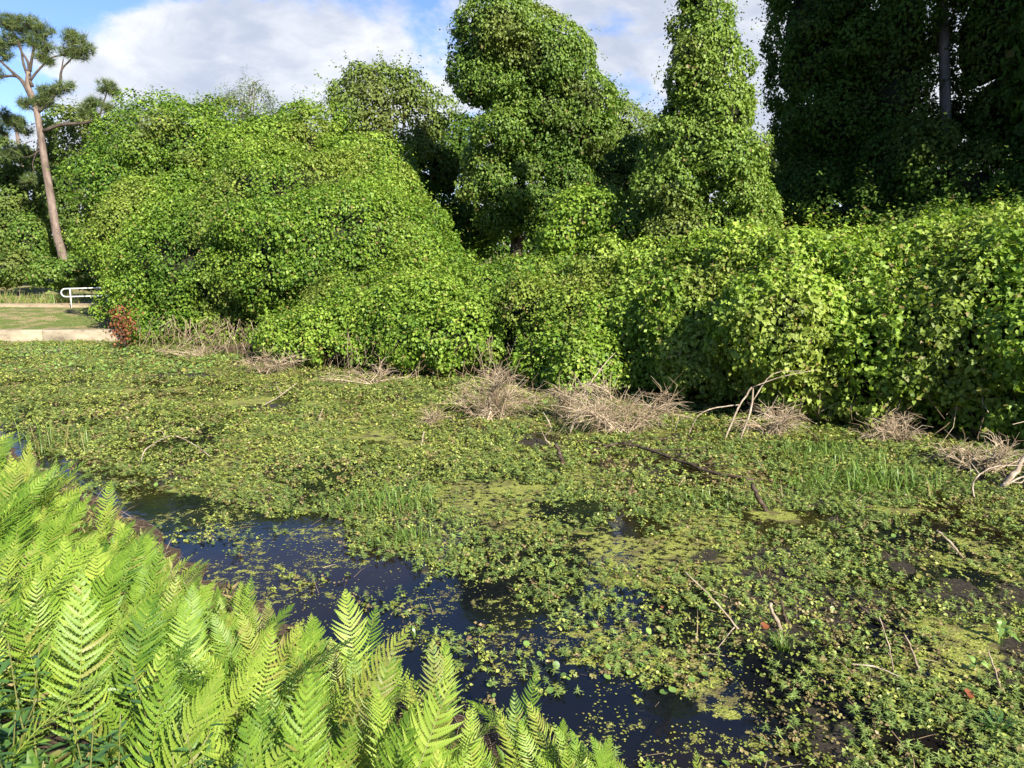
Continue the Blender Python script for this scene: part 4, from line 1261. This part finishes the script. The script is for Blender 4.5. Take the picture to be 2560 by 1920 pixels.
# rust-brown dead sapling at the thicket's left foot
b_ = gp(318, 874)
th = thing('dead_sapling', 'rust-brown dead sapling at the left foot of the broad thicket', 'sapling', tuple(b_))
mb = MB()
for i in range(7):
    e = np.array((random.uniform(-.4, .4), random.uniform(-.3, 0.2), random.uniform(0.8, 1.6)))
    mb.tube(spline([(0, 0, 0), e * 0.5 + (0, 0, .1), e], 6), 0.014, 5)
link('stem', mb.mesh('stem'), M['bark'], th)
n = 480
P = RNG.normal(size=(n, 3)) * (0.24, 0.25, 0.40) + (0, -0.1, 0.95)
P = P[P[:, 2] > 0.05]
n = len(P)
V, T, C = scatter(KITE_V, KITE_T, P, rdir(n), rdir(n) + np.array((0, 0, -.8)), RNG.uniform(0.07, 0.13, n), np.stack([RNG.random(n), RNG.random(n) * .3, RNG.random(n)], 1))
link('leaves', tri_mesh('leaves', V, T, C), M['rust'], th, kind='stuff')

# dead stems hanging under the hedges
mb = MB()
for i in range(900):
    x = random.uniform(-14, 12)
    y = far_y(x) + random.uniform(-0.5, 1.2)
    L = random.uniform(0.3, 1.1)
    s = np.array((x, y, random.uniform(0.4, 1.3)))
    e = s + np.array((random.gauss(0, .35), random.gauss(-.2, .3), -L))
    e[2] = max(e[2], 0.0)
    mb.tube(np.array([s, (s + e) / 2 + (random.gauss(0, .1), random.gauss(0, .1), -.05), e]), (0.009, 0.008, 0.006), 3, (random.random() * .8, 0.0 if random.random() > .5 else .9, 0), cap=False)
link('hanging_dead_stems', mb.mesh('hanging_dead_stems'), M['dead'], kind='stuff', label='brown dead vine stems hanging under the hedges along the far waterline', cat='stems')


# ------------------------------------------------------------------ grass tufts
def blade_fan(mb, base, n, L, spread, wd, rr, bend=0.5, dryp=0.05):
    for i in range(n):
        a_ = rr.uniform(0, 6.28)
        sp_ = rr.random() * spread
        d_ = np.array((math.cos(a_) * sp_, math.sin(a_) * sp_, 1.0))
        d_ /= np.linalg.norm(d_)
        l_ = L * rr.uniform(0.5, 1.15)
        s = np.asarray(base) + np.array((math.cos(a_), math.sin(a_), 0)) * rr.random() * spread * L * 0.25
        out = np.array((math.cos(a_), math.sin(a_), 0))
        p1 = s + d_ * l_ * 0.5
        p2 = s + d_ * l_ * 0.85 + out * l_ * 0.2 * bend
        p3 = s + d_ * l_ * 0.95 + out * l_ * 0.5 * bend - np.array((0, 0, l_ * 0.12 * bend))
        sd = np.array((-out[1], out[0], 0)) * wd / 2
        V = np.array([s - sd, s + sd, p1 - sd, p1 + sd, p2 - sd * .7, p2 + sd * .7, p3])
        c = (min(1, max(0, rr.gauss(.5, .2))), 0.8 if rr.random() < dryp else 0, 0)
        mb.add(V, [(0, 1, 3), (0, 3, 2), (2, 3, 5), (2, 5, 4), (4, 5, 6)], c)


def tuft(label, px, py, n, L, spread, wd, seed, patch=0.0, group=None, cat='grass tuft', name='grass_tuft', mat='grass', bend=0.6, dryp=0.05):
    rr = random.Random(seed)
    b_ = gp(px, py)
    th = thing(name, label, cat, tuple(b_), group)
    big = MB() if n > 100 else None
    for z in range(n):
        mb = big or MB()
        o = np.array((rr.gauss(0, patch), rr.gauss(0, patch * .6), 0))
        blade_fan(mb, o, 1, L, spread, wd, rr, bend, dryp)
        if big is None:
            link('blade', mb.mesh('blade'), M[mat], th)
    if big is not None:
        link('blades', big.mesh('blades'), M[mat], th, kind='stuff')


tuft('bright green grass patch on the mat at left centre', 960, 1265, 420, 0.22, 1.3, 0.012, 1, 0.42)
tuft('tall bright grass clump in the right mat, left of the crooked bleached branch', 2180, 1215, 330, 0.38, 1.7, 0.015, 2, 0.55)
tuft('grass clump at the near edge of the middle plant raft', 1030, 1350, 90, 0.22, 1.1, 0.01, 3, 0.15)
tuft('small dark grass tuft beside the rust-brown leaf', 1960, 1625, 40, 0.17, 1.0, 0.009, 4, 0.02)
tuft('grassy clump under the right hedge', 2050, 1140, 200, 0.35, 1.1, 0.014, 5, 0.5)
tuft('short grass clump right of the yellow duckweed', 2010, 1225, 90, 0.2, 1.2, 0.012, 6, 0.3)
tuft('grass clump in the middle of the mat above the dark pool', 1760, 1260, 90, 0.2, 1.0, 0.01, 7, 0.3)
tuft('bushy little green water plant at the lower right corner', 2490, 1830, 60, 0.14, 1.6, 0.016, 8, 0.02, mat='weed', cat='plant', name='water_plant')
tuft('tall thin reeds rising behind the ferns at far left', 110, 1130, 60, 0.75, 0.5, 0.012, 9, 0.35, cat='reeds', name='reed_clump', dryp=0.3)
tuft('young shoot standing in the channel with two pale leaves', 1037, 1595, 6, 0.15, 0.5, 0.03, 10, 0.003, mat='penny', cat='plant', name='water_plant')


def broad_plant(label, px, py, n, L, seed, mat='penny'):
    rr = random.Random(seed)
    b_ = gp(px, py)
    th = thing('water_plant', label, 'plant', tuple(b_))
    for i in range(n):
        a_ = rr.uniform(0, 6.28)
        out = np.array((math.cos(a_), math.sin(a_), 0))
        h = L * rr.uniform(0.5, 1.1)
        s = out * 0.02
        m = out * L * 0.25 + np.array((0, 0, h * 0.8))
        e = out * L * rr.uniform(.5, .8) + np.array((0, 0, h * rr.uniform(.5, 1.0)))
        q = spline([s, m, e], 10)
        wv = np.interp(np.linspace(0, 1, len(q)), [0, .35, .5, .75, 1], [.004, .005, .024, .026, .001])
        sd = np.array((-out[1], out[0], 0))
        V = np.concatenate([q - sd * wv[:, None], q + sd * wv[:, None]])
        k = len(q)
        T = []
        for j in range(k - 1):
            T += [(j, k + j, j + 1), (j + 1, k + j, k + j + 1)]
        mb = MB()
        mb.add(V, T, (min(1, max(0, rr.gauss(.6, .2))), 0, 0))
        link('leaf', mb.mesh('leaf', None, True), M[mat], th)


broad_plant('broad-leaved water plant with curling pale leaves at the right edge', 2500, 1610, 7, 0.24, 1)
broad_plant('small broad-leaved shoot in the channel, left of the middle raft', 935, 1370, 6, 0.16, 2)
broad_plant('single pale-leaved shoot by the grass tuft at lower right', 2035, 1580, 3, 0.13, 3)
broad_plant('yellowish broad-leaved plant below the slim pale stub at right', 2440, 1680, 5, 0.14, 4)

# rust-brown dead leaves on the mat
for lb, px, py, sz in [('rust-brown dead leaf lying flat on the mat', 1905, 1578, 0.075), ('curled rust-brown leaf hanging at lower right', 2415, 1750, 0.08), ('small orange leaf lying on the mat by the pool', 1652, 1530, 0.03)]:
    p = gp(px, py)
    V, T, C = scatter(HEART_V, HEART_T, np.array([(0, 0, 0.05)]), np.array([(0.2, -0.5, 0.9)]), np.array([(0.9, 0.2, 0.1)]), sz * 1.2, np.array([(0.4, 0, 0)]))
    o = link('dead_leaf', tri_mesh('dead_leaf', V, T, C), M['rust'], label=lb, cat='leaf')
    o.location = p


# ------------------------------------------------------------------ ferns
def leaflet_arrays(L, W, lobes_n, droop, sick, rr):
    """one pinna: points (along, across, up) and triangles, with toothed edges"""
    V, T = [], []
    a_ = np.linspace(0, L, lobes_n + 1)
    prof = lambda u: W * (0.72 + 0.38 * min(1, u * 6)) * (1 - u ** 2.2) ** 0.75 + 0.0008
    curve = lambda x: -droop * (x / L) ** 2 * L
    for x in a_:
        V.append((x, 0, curve(x)))
    for sgn in (1, -1):
        for k in range(lobes_n):
            u0, u1 = k / lobes_n, (k + 1) / lobes_n
            w0 = prof((u0 + u1) / 2)
            s = L / lobes_n
            i = len(V)
            V.append((a_[k] + s * 0.25, sgn * w0, curve(a_[k]) + W * 0.12))
            V.append((a_[k] + s * 1.02, sgn * w0 * 0.9, curve(a_[k]) + W * 0.10))
            q = (k, i, i + 1, k + 1)
            if sgn > 0:
                T += [(q[0], q[2], q[1]), (q[0], q[3], q[2])]
            else:
                T += [(q[0], q[1], q[2]), (q[0], q[2], q[3])]
    V = np.array(V, float)
    V[:, 1] += sick * L * (V[:, 0] / L) ** 2
    return V, np.array(T, int)


def frond_layout(L, width, pairs, arch0, arch1, seed, side_bend=0.0):
    """rachis points and, for each leaflet, its origin, axes and length"""
    rr = random.Random(seed)
    nseg = 36
    ph = np.linspace(arch0, arch1, nseg) ** 1.0
    sb = np.linspace(0, side_bend, nseg)
    step = L / (nseg - 1)
    tan = np.stack([np.sin(sb), np.sin(ph) * np.cos(sb), np.cos(ph) * np.cos(sb)], 1)
    pts = np.vstack([(0, 0, 0), np.cumsum(tan[:-1] * step, 0)])
    stalk = 0.24
    items = []
    for i in range(pairs):
        u = i / (pairs - 1)
        t_ = stalk + (1 - stalk) * (1 - (1 - u) ** 1.0) * 0.985
        f_ = t_ * (nseg - 1)
        j = min(int(f_), nseg - 2)
        p = pts[j] * (1 - (f_ - j)) + pts[j + 1] * (f_ - j)
        tg = tan[j]
        sidev = unit(np.cross(tg, (0, 0.0, 1.0)) if abs(tg[1]) > 0.05 else np.array((1.0, 0, 0)))
        nrm = np.cross(sidev, tg)
        if nrm[2] < 0:
            sidev, nrm = -sidev, -nrm
        ln = width / 2 * (np.interp(u, [0, 0.12, 0.35, 0.6, 0.85, 1.0], [0.72, 0.95, 1.0, 0.80, 0.36, 0.06])) * rr.uniform(0.92, 1.06)
        for sgn in (1, -1):
            fw = math.radians(rr.uniform(62, 74) - 20 * u + rr.uniform(-4, 4))
            ax = unit(sidev * sgn * math.sin(fw) + tg * math.cos(fw) + nrm * rr.uniform(0.02, 0.22))
            items.append((p, ax, nrm, ln, tg))
    return pts, tan, items


def place(V, p, ax, nrm):
    c = unit(np.cross(nrm, ax))
    n_ = np.cross(ax, c)
    return p + V[:, 0:1] * ax + V[:, 1:2] * c + V[:, 2:3] * n_


def frond_mesh(name, L, width, pairs, a0, a1, seed, bend, lob=11, tone=0.5, dryf=0.0):
    rr = random.Random(seed)
    pts, tan, items = frond_layout(L, width, pairs, a0, a1, seed, bend)
    mb = MB()
    mb.tube(pts, np.linspace(0.0042, 0.0010, len(pts)), 4, (min(1, tone + .25), 0.25, 0))
    for p, ax, nrm, ln, tg in items:
        if ln < 0.006:
            continue
        sg = 1 if np.dot(np.cross(nrm, ax), tg) > 0 else -1
        V, T = leaflet_arrays(ln, width * 0.0215 + 0.0012, max(4, int(lob * (0.4 + 0.6 * ln / (width / 2)))), rr.uniform(0.04, 0.25), sg * rr.uniform(.12, .3), rr)
        mb.add(place(V, p, ax, nrm), T, (min(1, max(0, tone + rr.gauss(0, .10))), max(0, min(1, dryf + (rr.gauss(0, .15) if dryf else (0.5 if rr.random() < .02 else 0)))), 0))
    return mb.mesh(name)


FR = []
rr = random.Random(99)
for i in range(12):
    FR.append(frond_mesh('frond', 1.0, rr.uniform(0.30, 0.42), rr.randint(20, 26), rr.uniform(0.0, 0.15), rr.uniform(0.35, 1.35), 200 + i, rr.uniform(-.45, .45), 11, 0.5, 0.3 if i == 11 else 0))
for m_ in FR:
    m_.materials.append(M['fern'])
LEAFLET = None
V, T = leaflet_arrays(1.0, 0.058, 16, 0.15, 0.2, rr)
mbl = MB()
mbl.add(V, T, (0.5, 0, 0))
LEAFLET = mbl.mesh('leaflet')
LEAFLET.materials.append(M['fern'])
rach_cache = {}


def detailed_frond(parent, loc, rot, sc, seed):
    """a near frond whose leaflets are objects of their own"""
    key = seed % 3
    if key not in rach_cache:
        pts, tan, items = frond_layout(1.0, 0.42, 22, 0.05, 0.72 + 0.1 * key, 300 + key, (-.25, .2, 0.05)[key])
        mb = MB()
        mb.tube(pts, np.linspace(0.0048, 0.0010, len(pts)), 5, (0.75, 0.2, 0))
        me = mb.mesh('frond', None, True)
        me.materials.append(M['stem'])
        rach_cache[key] = (me, items)
    me, items = rach_cache[key]
    o = link('frond', me, None, parent)
    o.location, o.rotation_euler, o.scale = loc, rot, (sc, sc, sc)
    from mathutils import Matrix
    for p, ax, nrm, ln, tg in items:
        c = unit(np.cross(nrm, ax))
        n_ = np.cross(ax, c)
        lo = link('leaflet', LEAFLET, None, o)
        mt = Matrix(((ax[0], c[0], n_[0], p[0]), (ax[1], c[1], n_[1], p[1]), (ax[2], c[2], n_[2], p[2]), (0, 0, 0, 1)))
        lo.matrix_basis = mt @ Matrix.Diagonal((ln, (ln if ln > .05 else ln * 0.8 + .01) * (1 if np.dot(c, tg) > 0 else -1), ln, 1))
    return o


def fern(x, y, nf, H, label, group, seed, lean_az=None, lean=0.28, detail=0, sink=0.0, spread=0.95):
    rr = random.Random(seed)
    z = gz(x, y) - sink
    th = thing('fern', label, 'fern', (x, y, z), group)
    for k in range(nf):
        az_ = (lean_az if lean_az is not None else 0.35) + rr.gauss(0, spread)
        tilt = max(0.0, rr.gauss(lean, 0.22))
        s = H * rr.uniform(0.78, 1.15)
        loc = (rr.gauss(0, .05), rr.gauss(0, .05), 0)
        # fronds arch along their local +Y; turn that towards the lean direction
        if k < detail:
            detailed_frond(th, loc, (-tilt, rr.gauss(0, .08), az_), s, seed + k)
        else:
            o = link('frond', FR[rr.randrange(len(FR))], None, th)
            o.location = loc
            o.rotation_euler = (-tilt, rr.gauss(0, .1), az_)
            o.scale = (s * rr.uniform(.88, 1.15), s, s)
    return th


rr = random.Random(5)
GRP = 'ferns massed on the near bank'
cells = []
T2 = np.array((-NN[1], NN[0]))
for i in range(6000):
    al = rr.uniform(-3.5, 17.0)
    sb = rr.uniform(0.15, 4.6)
    p = NA + T2 * al - NN * sb
    x, y = p
    if y < 1.15 or math.hypot(x, y) < 1.75:
        continue
    z = gz(x, y)
    qx, qy = to_px(np.array([(x, y, z + 0.5)]))
    if not (-260 < qx[0] < 2700 and -200 < qy[0] < 2350):
        continue
    if qx[0] < 330 and qy[0] > 1720 and rr.random() < 0.85:
        continue
    ss = float(near_s(np.array([x]), np.array([y]))[0])
    if ss > (-0.55 if y > 9 else (-0.75 if y > 7 else -0.38)):
        continue
    dmin = 0.195 + 0.009 * math.hypot(x, y)
    if ss > -1.5:                                   # thinner towards the bare muddy edge
        dmin *= 1.2
    if x > 0.0:
        dmin *= 1.0 + 0.5 * min(1.0, x)
    if any((x - c[0]) ** 2 + (y - c[1]) ** 2 < dmin * dmin for c in cells):
        continue
    cells.append((x, y, ss))
cells.sort(key=lambda c: math.hypot(c[0], c[1]))
for i, (x, y, ss) in enumerate(cells[:300]):
    dd = math.hypot(x, y)
    H = rr.uniform(0.55, 0.84) * (1.38 if dd > 8 else 1.0)
    nf = rr.randint(3, 5)
    if ss > -1.5 or x > 0.3:
        H *= 0.72
        nf = rr.randint(2, 4)
        lb, g = 'small fern on the thin strip along the near waterline', 'small ferns along the near waterline'
    elif dd < 4.2:
        lb, g = 'large bright fern in the front of the fern bed, nearest the camera', 'large ferns in the front of the bed'
    elif dd < 7.5:
        lb, g = 'yellow-green fern in the middle of the fern bed on the near bank', 'ferns in the middle of the bed'
    else:
        lb, g = 'pale fern towards the far left end of the fern bed', 'ferns at the far end of the bed'
    fern(x, y, nf, H, lb, g, 1000 + i, lean_az=0.45, lean=0.36, detail=1 if dd < 3.3 and i < 30 else 0)

for lb, px, py, z0, nf, H, az_, ln_ in [
    ('pair of tall thin fern fronds standing alone over the dark channel', 905, 1720, 0.15, 2, 0.95, 0.5, 0.05),
    ('yellow-green fern with upright fronds at the lower middle, below the lone pair', 1090, 1830, 0.3, 4, 0.85, 0.3, 0.12),
    ('slender curling fern frond at the bottom middle, against the water', 1290, 1900, 0.12, 2, 0.72, 0.4, 0.1),
    ('pale yellowing fern right of the slender curling frond', 1400, 1950, 0.12, 3, 0.6, 0.2, 0.15),
    ('drying yellow fern at the bottom edge, right of centre', 1560, 2010, 0.12, 3, 0.55, 0.6, 0.2),
    ('last small yellow fern at the bottom edge, furthest right', 1740, 2060, 0.10, 3, 0.52, 0.3, 0.15),
    ('short fresh fern between the curling frond and the pale yellowing one', 1340, 1990, 0.2, 4, 0.6, 0.35, 0.2),
    ('bright fern at the bottom edge below the slender curling frond', 1210, 1990, 0.3, 4, 0.65, 0.3, 0.2),
    ('low fern between the two drying yellow ferns at the bottom edge', 1640, 2050, 0.15, 3, 0.55, 0.4, 0.2),
    ('little fern pressed against the drying yellow fern at the bottom', 1480, 2030, 0.18, 4, 0.58, 0.3, 0.2),
    ('feathery fern leaning over the brown bank left of the channel', 600, 1560, 0.45, 3, 0.7, 0.2, 0.1)]:
    p_ = gp(px, py, z0)
    fern(p_[0], p_[1], nf, H, lb, None, int(px), lean_az=az_, lean=ln_, spread=0.35)

ONES = ['', 'first', 'second', 'third', 'fourth', 'fifth', 'sixth', 'seventh', 'eighth', 'ninth', 'tenth', 'eleventh', 'twelfth', 'thirteenth', 'fourteenth', 'fifteenth', 'sixteenth', 'seventeenth', 'eighteenth', 'nineteenth']
TENS = ['', '', 'twent', 'thirt', 'fort', 'fift', 'sixt', 'sevent', 'eight', 'ninet']


def ordinal(i):
    if i < 20:
        return ONES[i]
    return TENS[i // 10] + ('ieth' if i % 10 == 0 else 'y-' + ONES[i % 10])


def count_from_left(group, text):
    """give alike things of a bed labels that count them from the left edge of the view"""
    os_ = [o for o in COL.objects if o.parent is None and o.get('group') == group]
    os_.sort(key=lambda o: to_px(np.array([(o.location[0], o.location[1], o.location[2] + 0.5)]))[0][0])
    for i, o in enumerate(os_):
        o['label'] = text % ordinal(i + 1)


count_from_left('large ferns in the front of the bed', 'large bright fern in the front of the fern bed, %s from the left')
count_from_left('ferns in the middle of the bed', 'yellow-green fern in the middle of the fern bed, %s from the left')
count_from_left('small ferns along the near waterline', 'small fern on the strip along the near waterline, %s from the left')
count_from_left('ferns at the far end of the bed', 'pale fern at the far left end of the bed, %s from the left')

# ---- weeds and grass under and between the ferns
def herb(x, y, H, n_l, label, group, seed):
    rr = random.Random(seed)
    th = thing('lance_leaved_weed', label, 'weed', (x, y, gz(x, y) - 0.02), group)
    e = np.array((rr.gauss(0, .08), rr.gauss(0, .08), H))
    q = spline([(0, 0, 0), e * 0.5 + (rr.gauss(0, .02), 0, 0), e], 10)
    mb = MB()
    mb.tube(q, np.linspace(0.005, 0.002, len(q)), 5, (0.4, 0.3, 0))
    link('stem', mb.mesh('stem'), M['stem'], th)
    P, N, D, S = [], [], [], []
    for k in range(n_l):
        u = 0.15 + 0.85 * k / n_l
        p = q[min(len(q) - 1, int(u * (len(q) - 1)))]
        a_ = k * 2.4 + rr.gauss(0, .3)
        P.append(p)
        D.append((math.cos(a_), math.sin(a_), rr.uniform(0.1, 0.9)))
        N.append((0, 0, 1))
        S.append(rr.uniform(.07, .14) * (1.15 - .5 * u))
    LV2 = np.array([(0, 0, 0), (-0.10, 0.25, 0.03), (-0.12, 0.5, 0.02), (0, 1, -0.15), (0.12, 0.5, 0.02), (0.10, 0.25, 0.03), (0, 0.5, -0.02)])
    LT2 = np.array([(0, 6, 1), (1, 6, 2), (2, 6, 3), (3, 6, 4), (4, 6, 5), (5, 6, 0)])
    V, T, C = scatter(LV2, LT2, np.array(P), np.array(N, float) + RNG.normal(size=(n_l, 3)) * .2, np.array(D), np.array(S), np.stack([np.clip(RNG.normal(.5, .2, n_l), 0, 1), np.zeros(n_l), np.zeros(n_l)], 1))
    link('leaves', tri_mesh('leaves', V, T, C), M['weed'], th)


k = 0
for i in range(400):
    x, y = rr.uniform(-3.4, -0.9), rr.uniform(1.6, 3.2)
    qx, qy = to_px(np.array([(x, y, gz(x, y) + 0.4)]))
    if not (-150 < qx[0] < 620 and 1600 < qy[0] < 2200) or near_s(np.array([x]), np.array([y]))[0] > -1.2:
        continue
    herb(x, y, rr.uniform(0.35, 0.72), rr.randint(16, 26), 'lance-leaved weed crowding among the ferns at the bottom left corner', 'lance-leaved weeds at the bottom left', 4000 + i)
    k += 1
    if k > 46:
        break

count_from_left('lance-leaved weeds at the bottom left', 'lance-leaved weed among the ferns at the bottom left corner, %s from the left')

# low ground cover of leaves and grass hiding the soil
n = 12500
al = RNG.uniform(-4, 18, n)
sb = RNG.uniform(0.05, 5.2, n)
X = NA[0] + T2[0] * al - NN[0] * sb
Y = NA[1] + T2[1] * al - NN[1] * sb
ss = near_s(X, Y)
ok = (ss < -0.05) & (np.hypot(X, Y) > 0.9) & (Y > 0.6)
ok &= RNG.random(n) < np.where(ss > -0.6, 0.30, 1.0)
X, Y, ss = X[ok], Y[ok], ss[ok]
n = len(X)
Z = ground_z(X, Y)
k = np.repeat(np.arange(n), 4)
D = rdir(n * 4) + np.array((0, 0, 0.7))
P = np.stack([X[k], Y[k], Z[k] + RNG.uniform(0, 0.22, n * 4) * np.clip(-ss[k], .15, 1)], 1) + RNG.normal(size=(n * 4, 3)) * (.04, .04, 0)
tint = np.stack([np.clip(RNG.normal(.45, .22, n * 4), 0, 1), (RNG.random(n * 4) < np.where(ss[k] > -0.9, 0.5, 0.12)) * RNG.uniform(.5, 1, n * 4), np.zeros(n * 4)], 1)
V, T, C = scatter(LANCE_V, KITE_T, P, rdir(n * 4) + np.array((0, 0, .6)), D, RNG.uniform(0.05, 0.15, n * 4), tint)
link('bank_undergrowth', tri_mesh('bank_undergrowth', V, T, C), M['grass'], kind='stuff', label='low green undergrowth between the ferns on the near bank', cat='undergrowth')

# dead thatch along the muddy edge
n = 5200
al = RNG.uniform(-5, 15, n)
X = NA[0] + T2[0] * al
Y = NA[1] + T2[1] * al
o_ = RNG.uniform(-1.3, 0.5, n)
X, Y = X + NN[0] * o_, Y + NN[1] * o_
ss = near_s(X, Y)
ok = (ss > -1.2) & (ss < 0.02)
X, Y = X[ok], Y[ok]
n = len(X)
V, T, C = scatter(LV, LT, np.stack([X, Y, ground_z(X, Y) + 0.015], 1), np.array((0, 0, 1.0)) + RNG.normal(size=(n, 3)) * .5, rdir(n) * np.array((1, 1, .35)) + np.array((0, 0, .12)), RNG.uniform(0.08, 0.34, n) , np.stack([RNG.random(n) * .7, (RNG.random(n) < .5) * .9, np.zeros(n)], 1))
link('dead_thatch', tri_mesh('dead_thatch', V, T, C), M['dead'], kind='stuff', label='brown dead thatch on the muddy near waterline', cat='thatch')

# grass on the bank behind the ledge
n = 30000
X = RNG.uniform(-48, -14.5, n)
Y = RNG.uniform(31.6, 46, n)
ok = (Y > end_y(X) + 0.5) & (fbm2(X * .5, Y * .5, 95, 3) > 0.43) & (np.abs(Y - np.interp(X, [-60, -40, -24, -12], [41.9, 41.3, 40.7, 40.1])) > 0.85)
X, Y = X[ok], Y[ok]
n = len(X)
tall = Y > 41.5
V, T, C = scatter(np.array([(-.035, 0, 0), (.035, 0, 0), (0, 1, .1)]), np.array([(0, 1, 2)]), np.stack([X, Y, ground_z(X, Y) - .01], 1), rdir(n), rdir(n) * .5 + np.array((0, 0, 1.0)), np.where(tall, RNG.uniform(.3, .8, n), RNG.uniform(.06, .2, n)),
                  np.stack([np.clip(RNG.normal(.5, .2, n), 0, 1), (RNG.random(n) < np.where(tall, .5, .2)) * .8, np.zeros(n)], 1))
link('bank_grass', tri_mesh('bank_grass', V, T, C), M['grass'], kind='stuff', label='rough grass on the bank around the white handrail', cat='grass')
